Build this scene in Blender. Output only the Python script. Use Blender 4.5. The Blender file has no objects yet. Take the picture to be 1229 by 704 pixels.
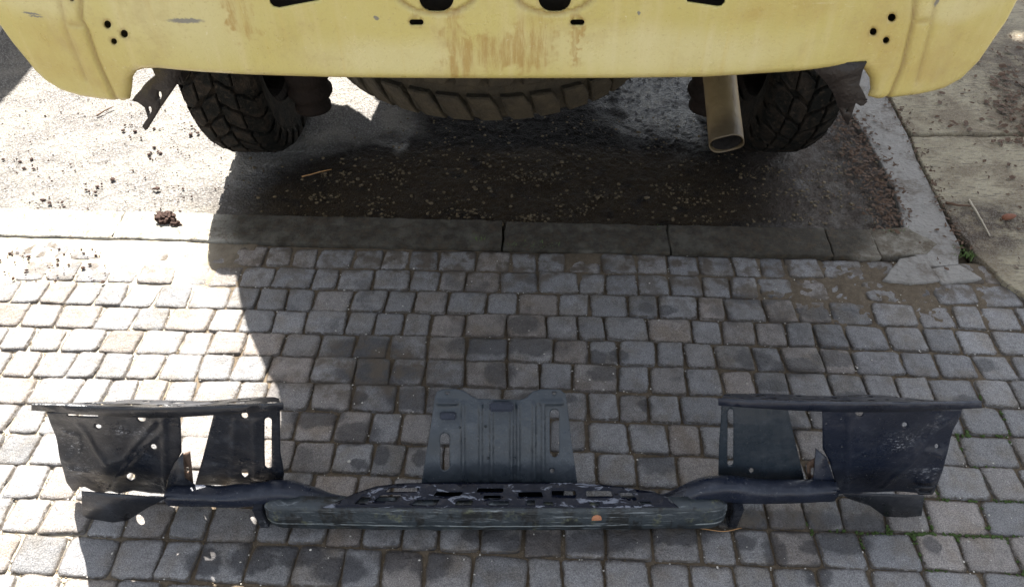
import bpy, bmesh, math, random
import numpy as np
from mathutils import Vector, noise, Matrix
R = math.radians
rnd = random.Random(7)
sc = bpy.context.scene

# ------------------------------------------------------------------ camera, light, exposure
H = 1.5; F = 910.0; CX, CY = 614.5, 352.0; TILT = R(45.5)
cam_d = bpy.data.cameras.new('camera'); cam = bpy.data.objects.new('camera', cam_d)
sc.collection.objects.link(cam); sc.camera = cam
cam.location = (0, 0, H); cam.rotation_euler = (R(90) - TILT, 0, 0)
cam_d.sensor_width = 36; cam_d.lens = 36 * F / 1229; cam_d.clip_start = .02; cam_d.clip_end = 600
SUN_EL = R(54.5); SUN_AZ = R(11)          # beyond the vehicle, a little to the left
wd = bpy.data.worlds.new('World'); sc.world = wd; wd.use_nodes = True
nt = wd.node_tree; nt.nodes.clear()
sky = nt.nodes.new('ShaderNodeTexSky'); sky.sky_type = 'NISHITA'; sky.sun_disc = False
sky.sun_elevation = SUN_EL; sky.sun_rotation = -SUN_AZ
sky.air_density = 1.0; sky.dust_density = 1.5; sky.ozone_density = 1.0
bg = nt.nodes.new('ShaderNodeBackground'); bg.inputs[1].default_value = .073
wo = nt.nodes.new('ShaderNodeOutputWorld')
hs_ = nt.nodes.new('ShaderNodeHueSaturation'); hs_.inputs['Saturation'].default_value = .36
nt.links.new(sky.outputs[0], hs_.inputs['Color']); nt.links.new(hs_.outputs[0], bg.inputs[0]); nt.links.new(bg.outputs[0], wo.inputs[0])
sd = bpy.data.lights.new('sun', 'SUN'); sd.energy = 5; sd.angle = R(.5); sd.color = (1, .95, .88)
so = bpy.data.objects.new('sun', sd); sc.collection.objects.link(so)
sdir = Vector((-math.sin(SUN_AZ) * math.cos(SUN_EL), math.cos(SUN_AZ) * math.cos(SUN_EL), math.sin(SUN_EL)))
so.rotation_euler = sdir.to_track_quat('Z', 'Y').to_euler()
vs = sc.view_settings; vs.view_transform = 'Standard'; vs.look = 'None'; vs.gamma = 1
vs.exposure = 2.45
try:
    sc.cycles.max_bounces = 8; sc.cycles.diffuse_bounces = 4
except Exception: pass

# ------------------------------------------------------------------ measuring helpers
ct, st = math.cos(TILT), math.sin(TILT)
def ray(px, py):
    u = (px - CX) / F; v = (CY - py) / F
    return Vector((u, ct + v * st, -(st - v * ct)))
def G(px, py, z=0.0):
    r = ray(px, py); t = (z - H) / r.z
    return Vector((r.x * t, r.y * t, z))
def PY(px, py, Y):
    r = ray(px, py); t = Y / r.y
    return Vector((r.x * t, Y, H + r.z * t))
def PP(px, py, p0, n):
    r = ray(px, py); o = Vector((0, 0, H)); t = (p0 - o).dot(n) / r.dot(n)
    return o + r * t

# ------------------------------------------------------------------ object helpers
def tag(o, label=None, cat=None, group=None, kind=None):
    if label: o['label'] = label
    if cat: o['category'] = cat
    if group: o['group'] = group
    if kind: o['kind'] = kind
    return o
def link(name, me, mat=None, parent=None, smooth=False):
    if mat: me.materials.clear(); me.materials.append(mat)
    if smooth:
        me.polygons.foreach_set('use_smooth', [True] * len(me.polygons))
    me.name = name
    o = bpy.data.objects.new(name, me); sc.collection.objects.link(o)
    if parent:
        o.parent = parent; o.matrix_parent_inverse = Matrix.Translation(-Vector(parent.location)) if parent.parent is None else Matrix()
    return o
def empty(name, loc=(0, 0, 0)):
    o = bpy.data.objects.new(name, None); sc.collection.objects.link(o); o.location = loc; o.empty_display_size = .1
    return o
def mesh(name, verts, faces):
    me = bpy.data.meshes.new(name); me.from_pydata([tuple(v) for v in verts], [], faces); me.update(); return me
def grid_mesh(name, nx, ny, fn):
    vs_ = [fn(i / (nx - 1), j / (ny - 1)) for j in range(ny) for i in range(nx)]
    fs = [(j * nx + i, j * nx + i + 1, (j + 1) * nx + i + 1, (j + 1) * nx + i) for j in range(ny - 1) for i in range(nx - 1)]
    return mesh(name, vs_, fs)
def circ(x, y, r, r2=None, n=18):
    r2 = r2 or r
    return [(x + r * math.cos(2 * math.pi * k / n), y + r2 * math.sin(2 * math.pi * k / n)) for k in range(n)]
def slot(x0, y0, x1, y1, n=6):
    """rounded slot, box x0..x1, y0..y1"""
    r = min(x1 - x0, y1 - y0) / 2; out = []
    cs = [(x1 - r, y0 + r, -90), (x1 - r, y1 - r, 0), (x0 + r, y1 - r, 90), (x0 + r, y0 + r, 180)]
    for cx, cy, a in cs:
        for k in range(n + 1):
            t = R(a + 90 * k / n); out.append((cx + r * math.cos(t), cy + r * math.sin(t)))
    return out
def curve_mesh(loops, thick, bevel=0.0006):
    cu = bpy.data.curves.new('tmp', 'CURVE'); cu.dimensions = '2D'; cu.fill_mode = 'BOTH'
    cu.extrude = max(thick / 2 - bevel, .0001); cu.bevel_depth = bevel; cu.bevel_resolution = 1
    for lp in loops:
        s = cu.splines.new('POLY'); s.points.add(len(lp) - 1); s.use_cyclic_u = True
        for p, q in zip(s.points, lp): p.co = (q[0], q[1], 0, 1)
    o = bpy.data.objects.new('tmp', cu); sc.collection.objects.link(o)
    dg = bpy.context.evaluated_depsgraph_get(); dg.update()
    me = bpy.data.meshes.new_from_object(o.evaluated_get(dg))
    bpy.data.objects.remove(o); bpy.data.curves.remove(cu)
    return me
from mathutils.geometry import delaunay_2d_cdt
def inside(x, y, lp):
    c = False; n = len(lp)
    for i in range(n):
        x1, y1 = lp[i]; x2, y2 = lp[(i + 1) % n]
        if (y1 > y) != (y2 > y) and x < (x2 - x1) * (y - y1) / (y2 - y1) + x1: c = not c
    return c
def sheet(loops, thick, step=None):
    """manifold sheet of the given thickness with real holes; step adds inner points so that it can be bent"""
    co, ed = [], []
    for lp in loops:
        lp = [(float(p[0]), float(p[1])) for p in lp]; b = len(co)
        if step:
            q = []
            for i, p in enumerate(lp):
                r_ = lp[(i + 1) % len(lp)]; n = max(1, int(math.dist(p, r_) / step))
                q += [(p[0] + (r_[0] - p[0]) * k / n, p[1] + (r_[1] - p[1]) * k / n) for k in range(n)]
            lp = q
        co += lp; n = len(lp); ed += [(b + i, b + (i + 1) % n) for i in range(n)]
    if step:
        X = [p[0] for p in loops[0]]; Y = [p[1] for p in loops[0]]
        nx = int((max(X) - min(X)) / step); ny = int((max(Y) - min(Y)) / step)
        bp = np.array(co)
        for j in range(1, ny + 1):
            for i in range(1, nx + 1):
                x = min(X) + (i + (.5 if j % 2 else 0)) * step; y = min(Y) + j * step
                if ((bp[:, 0] - x) ** 2 + (bp[:, 1] - y) ** 2).min() > (step * .45) ** 2: co.append((x, y))
    vo, eo, fo, *_ = delaunay_2d_cdt([Vector(c) for c in co], ed, [], 1, 1e-6)
    nv = len(vo); h = thick / 2
    V = [(v.x, v.y, h) for v in vo] + [(v.x, v.y, -h) for v in vo]
    F_, cnt = [], {}
    hb_ = [(min(p[0] for p in lp), max(p[0] for p in lp), min(p[1] for p in lp), max(p[1] for p in lp), lp) for lp in loops[1:]]
    for f in fo:
        cx_ = sum(vo[i].x for i in f) / len(f); cy_ = sum(vo[i].y for i in f) / len(f)
        if any(a_ < cx_ < b_ and c_ < cy_ < d_ and inside(cx_, cy_, lp) for a_, b_, c_, d_, lp in hb_): continue
        a = sum(vo[f[i]].x * vo[f[(i + 1) % len(f)]].y - vo[f[(i + 1) % len(f)]].x * vo[f[i]].y for i in range(len(f)))
        if a < 0: f = f[::-1]
        F_.append(tuple(f)); F_.append(tuple(i + nv for i in f[::-1]))
        for i in range(len(f)): cnt[(f[i], f[(i + 1) % len(f)])] = 1
    ncap = len(F_)
    for (a, b) in list(cnt):
        if (b, a) not in cnt: F_.append((b, a, a + nv, b + nv))
    me = mesh('sheet', V, F_)
    me.polygons.foreach_set('use_smooth', [i < ncap for i in range(len(F_))])
    bm = bmesh.new(); bm.from_mesh(me); bmesh.ops.delete(bm, geom=[v for v in bm.verts if not v.link_faces], context='VERTS'); bm.to_mesh(me); bm.free()
    return me
def warp(me, fn):
    for v in me.vertices: v.co = fn(v.co)
    me.update(); return me
def plate_px(name, mat, parent, outline, holes=(), p0=None, n=None, thick=.002, bend=None, step=None):
    """sheet-metal plate; outline measured in the photograph, laid on the world plane (p0, n)"""
    n = Vector(n).normalized(); p0 = Vector(p0)
    U = Vector((1, 0, 0)); U = (U - n * U.dot(n)).normalized(); V = n.cross(U)
    if V.z < 0: V = -V
    def loc(q):
        p = PP(q[0], q[1], p0, n) - p0
        return (p.dot(U), p.dot(V))
    me = sheet([[loc(q) for q in lp] for lp in [outline] + list(holes)], thick, step)
    W = U.cross(V)
    def f(c):
        p = p0 + U * c.x + V * c.y + W * c.z
        return bend(p) if bend else p
    warp(me, f)
    return link(name, me, mat, parent)
def join_me(name, parts):
    bm = bmesh.new()
    for m in parts: bm.from_mesh(m)
    me = bpy.data.meshes.new(name); bm.to_mesh(me); bm.free(); return me
def box_me(x0, x1, y0, y1, z0, z1, bev=0.002):
    bm = bmesh.new(); bmesh.ops.create_cube(bm, size=1)
    for v in bm.verts:
        v.co = (x0 + (v.co.x + .5) * (x1 - x0), y0 + (v.co.y + .5) * (y1 - y0), z0 + (v.co.z + .5) * (z1 - z0))
    if bev: bmesh.ops.bevel(bm, geom=bm.edges[:], offset=bev, segments=2, affect='EDGES')
    me = bpy.data.meshes.new('b'); bm.to_mesh(me); bm.free(); return me
def loft(pts, radii, n=16, cap=True, sq=2.0, wall=False):
    """tube through pts; radii = (ra, rb) across and up; sq>2 squares the section"""
    P = [Vector(p) for p in pts]; vs_, fs = [], []
    for i, p in enumerate(P):
        d = (P[min(i + 1, len(P) - 1)] - P[max(i - 1, 0)]).normalized()
        up = Vector((0, 0, 1)) if abs(d.z) < .9 else Vector((0, 1, 0))
        s = d.cross(up).normalized(); u = s.cross(d).normalized()
        ra, rb = radii[i] if isinstance(radii[i], tuple) else (radii[i], radii[i])
        for k in range(n):
            a = 2 * math.pi * k / n; c, q = math.cos(a), math.sin(a)
            c2 = math.copysign(abs(c) ** (2 / sq), c); q2 = math.copysign(abs(q) ** (2 / sq), q)
            vs_.append(p + s * c2 * ra + u * q2 * rb)
    for i in range(len(P) - 1):
        for k in range(n):
            a = i * n + k; b = i * n + (k + 1) % n
            fs.append((a, b, b + n, a + n))
    if cap:
        fs.append(tuple(range(n))[::-1]); fs.append(tuple((len(P) - 1) * n + k for k in range(n)))
    return mesh('l', vs_, fs)
def spl(pts, m=5):
    """Catmull-Rom through tuples"""
    out = []
    for i in range(len(pts) - 1):
        p0 = pts[max(i - 1, 0)]; p1 = pts[i]; p2 = pts[i + 1]; p3 = pts[min(i + 2, len(pts) - 1)]
        for k in range(m):
            t = k / m
            out.append(tuple(.5 * (2 * b + (c - a) * t + (2 * a - 5 * b + 4 * c - d) * t * t + (3 * b - a - 3 * c + d) * t ** 3)
                             for a, b, c, d in zip(p0, p1, p2, p3)))
    out.append(tuple(pts[-1])); return out
def fb(x, y, z, o=3):
    return noise.fractal(Vector((x, y, z)), 1.0, 2.0, o)

# ------------------------------------------------------------------ node helpers
class NT:
    def __init__(s, name):
        s.m = bpy.data.materials.new(name); s.m.use_nodes = True; s.t = s.m.node_tree; s.t.nodes.clear()
        s.out = s.t.nodes.new('ShaderNodeOutputMaterial'); s.b = s.t.nodes.new('ShaderNodeBsdfPrincipled')
        s.t.links.new(s.b.outputs[0], s.out.inputs[0])
        s.pos = s.t.nodes.new('ShaderNodeNewGeometry').outputs['Position']
    def put(s, i, v):
        if isinstance(v, bpy.types.NodeSocket): s.t.links.new(v, i)
        else:
            if hasattr(i.default_value, '__len__') and not hasattr(v, '__len__'): v = (v,) * len(i.default_value)
            if hasattr(v, '__len__') and len(i.default_value) == 4 and len(v) == 3: v = (*v, 1)
            i.default_value = v
    def math(s, op, a, b=0.0, clamp=False):
        n = s.t.nodes.new('ShaderNodeMath'); n.operation = op; n.use_clamp = clamp
        s.put(n.inputs[0], a); s.put(n.inputs[1], b); return n.outputs[0]
    def vec(s, op, a, b=(0, 0, 0)):
        n = s.t.nodes.new('ShaderNodeVectorMath'); n.operation = op
        s.put(n.inputs[0], a)
        if op != 'LENGTH': s.put(n.inputs[1], b)
        return n.outputs['Value'] if op in ('LENGTH', 'DOT_PRODUCT') else n.outputs[0]
    def scale(s, v, k): return s.vec('MULTIPLY', v, k if hasattr(k, '__len__') else (k, k, k))
    def noise(s, sc_, det=4, rough=.55, v=None, color=False, dist=0):
        n = s.t.nodes.new('ShaderNodeTexNoise'); n.inputs['Scale'].default_value = 1
        s.put(n.inputs['Vector'], s.scale(s.pos if v is None else v, sc_)); n.inputs['Detail'].default_value = det
        n.inputs['Roughness'].default_value = rough; n.inputs['Distortion'].default_value = dist
        return n.outputs['Color' if color else 'Fac']
    def vor(s, sc_, feat='F1', v=None, out='Distance'):
        n = s.t.nodes.new('ShaderNodeTexVoronoi'); n.feature = feat; n.inputs['Scale'].default_value = 1
        s.put(n.inputs['Vector'], s.scale(s.pos if v is None else v, sc_)); return n.outputs[out]
    def ramp(s, v, a, b, lo=0.0, hi=1.0):
        n = s.t.nodes.new('ShaderNodeMapRange'); n.interpolation_type = 'SMOOTHSTEP' if a < b else 'LINEAR'
        s.put(n.inputs[0], v); n.inputs[1].default_value = a; n.inputs[2].default_value = b
        n.inputs[3].default_value = lo; n.inputs[4].default_value = hi; return n.outputs[0]
    def mix(s, f, a, b, blend='MIX'):
        n = s.t.nodes.new('ShaderNodeMix'); n.data_type = 'RGBA'; n.blend_type = blend
        s.put(n.inputs[0], f); s.put(n.inputs[6], a); s.put(n.inputs[7], b); return n.outputs[2]
    def attr(s, name, out='Fac'):
        n = s.t.nodes.new('ShaderNodeAttribute'); n.attribute_name = name; return n.outputs[out]
    def blobs(s, lst, wob=.02, wsc=25, axes='XY', soft=.25):
        """union of soft-edged patches with shapes of their own: (x, y, rx, ry)"""
        w = s.vec('SUBTRACT', s.noise(wsc, 2, color=True), (.5, .5, .5))
        P = s.vec('ADD', s.pos, s.scale(w, wob * 2)); cur = None
        for (x, y, rx, ry) in lst:
            c, k = ((x, y, 0), (1 / rx, 1 / ry, 0)) if axes == 'XY' else ((x, 0, y), (1 / rx, 0, 1 / ry))
            L = s.vec('LENGTH', s.scale(s.vec('SUBTRACT', P, c), k))
            cur = L if cur is None else s.math('MINIMUM', cur, L)
        return s.ramp(cur, 1 - soft, 1 + soft, 1, 0)
    def fin(s, col=None, rough=None, metal=None, bump=(), spec=None, coat=None):
        if col is not None: s.put(s.b.inputs['Base Color'], col)
        if rough is not None: s.put(s.b.inputs['Roughness'], rough)
        if metal is not None: s.put(s.b.inputs['Metallic'], metal)
        if spec is not None: s.put(s.b.inputs['Specular IOR Level'], spec)
        if coat is not None: s.put(s.b.inputs['Coat Weight'], coat); s.b.inputs['Coat Roughness'].default_value = .12
        prev = None
        for h, d in bump:
            n = s.t.nodes.new('ShaderNodeBump'); n.inputs['Strength'].default_value = 1; n.inputs['Distance'].default_value = d
            s.put(n.inputs['Height'], h)
            if prev: s.t.links.new(prev, n.inputs['Normal'])
            prev = n.outputs[0]
        if prev: s.t.links.new(prev, s.b.inputs['Normal'])
        return s.m

def gb(px, py, rx, ry):
    """patch on the ground measured in the photograph"""
    c = G(px, py); k = .467 * (py + 574); d = abs(G(px, py - 5).y - G(px, py + 5).y) / 10
    return (c.x, c.y, rx / k, ry * d)

# ------------------------------------------------------------------ ground materials
def m_sett():
    s = NT('granite_sett'); h = s.attr('tone')
    g = s.mix(h, (.185, .182, .178), (.275, .27, .265))
    g = s.mix(s.ramp(s.noise(14, 3), .45, .7), g, s.mix(1, g, (.86, .80, .72), 'MULTIPLY'))
    sp = s.noise(420, 3, .8); g = s.mix(s.ramp(sp, .36, .66), s.mix(1, g, (.58, .58, .60), 'MULTIPLY'), s.mix(1, g, (1.4, 1.4, 1.4), 'MULTIPLY'))
    g = s.mix(s.ramp(s.vor(230), .05, .20, .55, 0), g, (.42, .42, .41))
    tint = s.attr('tint'); g = s.mix(s.ramp(tint, .55, 1, 0, .55), g, s.mix(1, g, (1.08, .90, .74), 'MULTIPLY')); g = s.mix(s.ramp(tint, .35, 0, 0, .6), g, s.mix(1, g, (.66, .68, .72), 'MULTIPLY'))
    g = s.mix(s.ramp(s.noise(60, 4), .35, .75, 0, .5), g, s.mix(1, g, (.66, .66, .66), 'MULTIPLY'))
    # wet spots the size and place of those in the photograph
    L = [gb(*q) for q in [(245, 674, 22, 18), (302, 672, 30, 17), (362, 666, 32, 15), (408, 684, 34, 17), (474, 668, 22, 18), (516, 675, 26, 20),
         (318, 655, 30, 6), (582, 640, 30, 12), (650, 652, 60, 14), (722, 650, 50, 15), (800, 640, 62, 13), (895, 651, 14, 10), (930, 662, 15, 20),
         (972, 655, 13, 10), (1012, 650, 36, 16), (982, 690, 17, 15), (930, 625, 90, 14), (1040, 628, 26, 12),
         (431, 477, 10, 8), (458, 546, 12, 12), (500, 478, 38, 14), (430, 520, 28, 14), (430, 557, 10, 7), (505, 548, 9, 12), (380, 500, 36, 12),
         (440, 418, 45, 14), (455, 448, 58, 12), (628, 389, 20, 12), (585, 414, 52, 12), (640, 416, 25, 12), (742, 427, 12, 7), (716, 428, 14, 9), (600, 448, 20, 14), (726, 448, 20, 10),
         (655, 478, 40, 6), (775, 485, 10, 7), (790, 555, 22, 14), (935, 510, 28, 13), (905, 430, 22, 12), (955, 440, 30, 11), (1000, 430, 28, 10), (930, 463, 18, 8), (990, 374, 40, 8),
         (905, 358, 30, 8), (1180, 437, 16, 8), (1120, 655, 10, 12), (1160, 480, 14, 8), (1065, 500, 30, 7), (1025, 478, 24, 8), (1110, 352, 20, 7), (800, 372, 14, 6), (775, 370, 10, 6)]]
    wet = s.blobs(L, .014, 45, soft=.22)
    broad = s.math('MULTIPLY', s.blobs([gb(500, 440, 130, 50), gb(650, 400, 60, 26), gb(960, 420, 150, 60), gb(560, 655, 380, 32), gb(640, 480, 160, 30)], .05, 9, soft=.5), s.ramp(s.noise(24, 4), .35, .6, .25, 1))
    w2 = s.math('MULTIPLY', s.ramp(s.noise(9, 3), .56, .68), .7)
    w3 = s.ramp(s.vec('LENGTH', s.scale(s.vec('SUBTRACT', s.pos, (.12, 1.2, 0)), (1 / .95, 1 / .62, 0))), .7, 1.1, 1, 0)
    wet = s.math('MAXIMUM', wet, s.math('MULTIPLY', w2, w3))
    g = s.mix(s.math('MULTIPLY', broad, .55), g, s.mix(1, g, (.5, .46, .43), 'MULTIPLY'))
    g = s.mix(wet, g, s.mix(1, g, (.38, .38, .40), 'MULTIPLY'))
    # sandy dirt over the top rows and in the corners
    dirt = s.math('MULTIPLY', s.ramp(s.noise(22, 4), .42, .62), s.math('MAXIMUM', s.ramp(s.math('ADD', s.vec('LENGTH', s.scale(s.pos, (0, 1, 0))), s.scale(s.pos, (.035, 0, 0))), 1.40, 1.66), s.blobs([gb(1020, 335, 290, 40), gb(700, 318, 420, 18), gb(800, 618, 230, 20), gb(450, 440, 90, 40)], .02, 12, soft=.5)))
    g = s.mix(s.math('MULTIPLY', dirt, .85), g, (.085, .065, .045))
    gap = s.ramp(s.attr('edge'), .0, .55, 1, 0)
    g = s.mix(s.math('MULTIPLY', gap, s.ramp(s.noise(90, 3), .3, .6)), g, (.085, .07, .055))
    ro = s.ramp(wet, 0, 1, .72, .38)
    return s.fin(g, ro, 0, [(s.noise(40, 5, .6), .010), (s.noise(200, 4, .8), .005)], .35)
def m_sand():
    s = NT('sandy_joints')
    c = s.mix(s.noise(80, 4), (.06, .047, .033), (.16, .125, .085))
    dry = s.ramp(s.vec('DOT_PRODUCT', s.vec('ADD', s.pos, s.scale(s.noise(6, 3, color=True), .25)), (1, 0, 0)), -.80, -.66, 1, 0)  # dry sand, with the sunlit paleness on the left put into its colour
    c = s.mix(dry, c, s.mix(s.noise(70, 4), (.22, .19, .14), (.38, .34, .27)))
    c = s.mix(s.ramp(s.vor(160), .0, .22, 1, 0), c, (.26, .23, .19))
    return s.fin(c, .9, 0, [(s.noise(220, 4, .7), .004)], .2)
def m_kerb():
    s = NT('worn_kerb_stone')
    c = s.mix(s.noise(9, 4), (.20, .19, .165), (.30, .285, .25))
    c = s.mix(s.ramp(s.noise(400, 2), .4, .7), c, s.mix(1, c, (1.3, 1.28, 1.2), 'MULTIPLY'))
    c = s.mix(s.math('MULTIPLY', s.blobs([(1.02, 1.70, .35, .2)], .05, 8, soft=.4), s.ramp(s.noise(20, 5, .75), .3, .65, .3, .9)), c, (.08, .062, .04))
    wet = s.math('MAXIMUM', s.blobs([(-.22, 1.76, .66, .2), (.62, 1.72, .45, .2)], .04, 8, soft=.12), 0)  # wet tone, stretched to put the vehicle's shade into the kerb colour
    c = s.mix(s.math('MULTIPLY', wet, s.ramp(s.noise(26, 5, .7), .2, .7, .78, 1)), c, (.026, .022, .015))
    c = s.mix(s.math('MULTIPLY', s.ramp(s.noise(45, 5, .75), .46, .66), .7), c, (.065, .046, .028))
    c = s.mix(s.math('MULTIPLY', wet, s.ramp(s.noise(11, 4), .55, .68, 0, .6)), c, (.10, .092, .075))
    return s.fin(c, .78, 0, [(s.noise(60, 5, .65), .006), (s.noise(350, 3), .002)], .2)
def m_asphalt():
    s = NT('worn_wet_asphalt')
    agg = s.vor(130); c = s.mix(s.ramp(agg, .1, .6), (.34, .33, .31), (.17, .16, .15))
    c = s.mix(s.ramp(s.noise(7, 4), .4, .65, 0, .6), c, (.32, .30, .26))
    wet = s.blobs([(.30, 2.6, .70, .85), (.06, 1.95, .88, .36), (.2, 3.6, .55, 1.2)], .05, 10, soft=.12)  # wet tone plus vehicle shade put into the colour; sunlit wedge kept pale
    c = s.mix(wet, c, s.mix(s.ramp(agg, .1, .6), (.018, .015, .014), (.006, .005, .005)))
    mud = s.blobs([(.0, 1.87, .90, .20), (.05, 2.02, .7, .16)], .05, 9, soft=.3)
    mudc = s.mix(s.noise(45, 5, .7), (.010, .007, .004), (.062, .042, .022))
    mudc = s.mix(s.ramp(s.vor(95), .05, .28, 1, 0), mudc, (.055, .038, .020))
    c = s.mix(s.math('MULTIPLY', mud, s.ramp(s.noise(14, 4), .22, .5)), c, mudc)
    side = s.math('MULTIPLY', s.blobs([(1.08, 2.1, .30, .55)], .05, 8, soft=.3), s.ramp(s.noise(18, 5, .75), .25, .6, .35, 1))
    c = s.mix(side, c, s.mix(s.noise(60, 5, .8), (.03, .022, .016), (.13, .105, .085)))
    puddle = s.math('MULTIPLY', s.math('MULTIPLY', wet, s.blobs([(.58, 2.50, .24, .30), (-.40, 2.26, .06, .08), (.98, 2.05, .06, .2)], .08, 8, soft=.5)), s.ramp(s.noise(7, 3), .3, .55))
    ro = s.ramp(puddle, 0, 1, .7, .22)
    return s.fin(c, ro, 0, [(s.noise(70, 5, .7), .02), (agg, -.006), (s.noise(300, 3), .003)], s.ramp(puddle, 0, 1, .15, .8))
def m_conc():
    s = NT('old_ribbed_concrete')
    st_ = s.noise((26, 170, 30), 4, .7)
    c = s.mix(s.noise(5, 4), (.29, .25, .16), (.41, .36, .25))
    c = s.mix(s.ramp(st_, .52, .66), c, (.14, .115, .085))
    c = s.mix(s.ramp(s.noise(4.1, 5, .72), .44, .62, 0, .7), c, (.14, .10, .06))
    c = s.mix(s.math('MULTIPLY', s.blobs([(2.15, 2.55, .35, .45), (1.35, 1.75, .3, .12)], .06, 7, soft=.5), s.ramp(s.noise(20, 4, .75), .3, .6)), c, (.06, .04, .025))
    c = s.mix(s.ramp(s.noise(300, 2), .4, .7, 0, .3), c, (.42, .40, .36))
    return s.fin(c, .88, 0, [(st_, .012), (s.noise(200, 4), .004)], .25)
def m_band():
    s = NT('smooth_concrete_gutter')
    st_ = s.noise((40, 120, 30), 4, .7)
    c = s.mix(s.noise(8, 4), (.17, .16, .145), (.26, .245, .22))
    c = s.mix(s.ramp(st_, .58, .72), c, (.10, .085, .07))
    c = s.mix(s.ramp(s.noise(7, 5, .75), .48, .66, 0, .8), c, (.085, .064, .045))
    return s.fin(c, .7, 0, [(s.noise(50, 5), .010), (st_, .004), (s.noise(300, 3), .002)], .35)
def m_plain(name, a, b, sc_=30, rough=.85, bump=.004, metal=0, spec=.3):
    s = NT(name); return s.fin(s.mix(s.noise(sc_, 4), a, b), rough, metal, [(s.noise(sc_ * 3, 4), bump)] if bump else (), spec)
M_SETT, M_SAND, M_KERB, M_ASPH, M_CONC, M_BAND = m_sett(), m_sand(), m_kerb(), m_asphalt(), m_conc(), m_band()
M_SOIL = m_plain('soil', (.06, .045, .03), (.14, .11, .075), 12)

# ------------------------------------------------------------------ GROUND
ROT = R(-2.2)                                   # the paving runs slightly askew to the view
def rw(u, v):                                   # paving frame -> world
    return (u * math.cos(ROT) - v * math.sin(ROT), u * math.sin(ROT) + v * math.cos(ROT))
me = grid_mesh('ground', 30, 30, lambda a, b: ((a - .5) * 500, (b - .5) * 500, -.045))
tag(link('ground', me, M_SOIL), kind='structure')

V0 = 1.645                                      # far edge of the setts (paving frame)
def sand_z(u, v):
    x, y = rw(u, v)
    z = -.0085 + .003 * fb(x * 18, y * 18, 3)
    if v > 1.40:
        k = min(1, (v - 1.40) / .2); w = .5 + .5 * math.sin(x * 5 + 1.2)
        z += k * (.0095 * (fb(x * 7, y * 7, 1) * .5 + .68) * (.6 + .4 * w) + (.006 if x < -.75 else 0))
    d = max(0, 1 - ((x - 1.02) / .42) ** 2 - ((y - 1.45) / .17) ** 2)
    return z + d * .0052 * (.8 + .5 * fb(x * 14, y * 14, 8)) + (.0035 * fb(x * 60, y * 60, 5, 2) if d > 0 else 0)
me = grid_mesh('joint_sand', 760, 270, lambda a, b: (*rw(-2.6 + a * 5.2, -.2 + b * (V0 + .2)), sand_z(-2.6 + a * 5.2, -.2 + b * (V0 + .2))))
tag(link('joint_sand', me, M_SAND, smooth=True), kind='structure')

JP = []
def build_setts():
    vs_, fs, tone, edge, tint = [], [], [], [], []
    N = 9; v = V0; row = 0; r2 = random.Random(11)
    darks = [G(628, 389), G(1095, 640) * 0]
    while v > -.25:
        hrow = .0845 * r2.uniform(.96, 1.04); u = -2.6 + r2.uniform(0, .08)
        while u < 2.6:
            w = r2.choice([.074, .08, .088, .093, .102, .112]) * r2.uniform(.95, 1.05)
            if u > .8: w *= 1.08
            gp = r2.uniform(.0018, .0048); hx = w / 2 - gp; hy = hrow / 2 - r2.uniform(.0014, .0034)
            cx = u + w / 2; cy = v - hrow / 2 + .006 * math.sin(cx * 2.3 + row * .35) + r2.uniform(-.0018, .0018)
            sk = r2.uniform(-.09, .09); ta = r2.uniform(-.05, .05); rr = r2.uniform(-.03, .03)
            tx, ty = r2.uniform(-.022, .022), r2.uniform(-.022, .022); z0 = r2.uniform(-.003, .0028)
            tn = min(1, max(0, r2.gauss(.55, .24)));
            tt = r2.random(); ex = r2.uniform(8, 22); seed = r2.uniform(0, 99); base = len(vs_)
            for j in range(N + 2):
                for i in range(N + 2):
                    sk_ = i in (0, N + 1) or j in (0, N + 1)
                    a = -1 + 2 * (min(max(i, 1), N) - 1) / (N - 1); b = -1 + 2 * (min(max(j, 1), N) - 1) / (N - 1)
                    a = math.copysign(abs(a) ** .8, a); b = math.copysign(abs(b) ** .8, b)
                    # superellipse footprint
                    m = max(abs(a), abs(b)); 
                    if m > 0:
                        q = (abs(a / m) ** ex + abs(b / m) ** ex) ** (1 / ex); aa, bb = a / q, b / q
                    else: aa = bb = 0
                    wob = 1 + .045 * fb(aa * 1.6 + seed, bb * 1.6, 0, 2) * m
                    X = aa * hx * wob + sk * bb * hy * 1.0; Y = bb * hy * wob * (1 + ta * aa) + rr * aa * hx
                    ed = max(0, (m - .88) / .12)
                    z = z0 + tx * X + ty * Y + .0014 * fb(aa * 2 + seed, bb * 2, 5) - .0024 * ed ** 2
                    if sk_: z -= .022; X *= 1.02; Y *= 1.02
                    x, y = rw(cx + X, cy + Y); vs_.append((x, y, z)); tone.append(tn); tint.append(tt); edge.append(1 if sk_ else 1 - ed)
            for j in range(N + 1):
                for i in range(N + 1):
                    p = base + j * (N + 2) + i; fs.append((p, p + 1, p + N + 3, p + N + 2))
            for k in range(22):
                a = k / 21 - .5; JP.append((*rw(cx + a * w, cy - hrow / 2), 0)); JP.append((*rw(cx - w / 2 - sk * a * hrow, cy - a * hrow), 1))
            u += w
        v -= hrow; row += 1
    me = mesh('sett', vs_, fs)
    for nm, arr in (('tone', tone), ('edge', edge), ('tint', tint)):
        a = me.attributes.new(nm, 'FLOAT', 'POINT'); a.data.foreach_set('value', arr)
    return me
tag(link('sett_paving', build_setts(), M_SETT, smooth=True), kind='structure')

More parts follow.
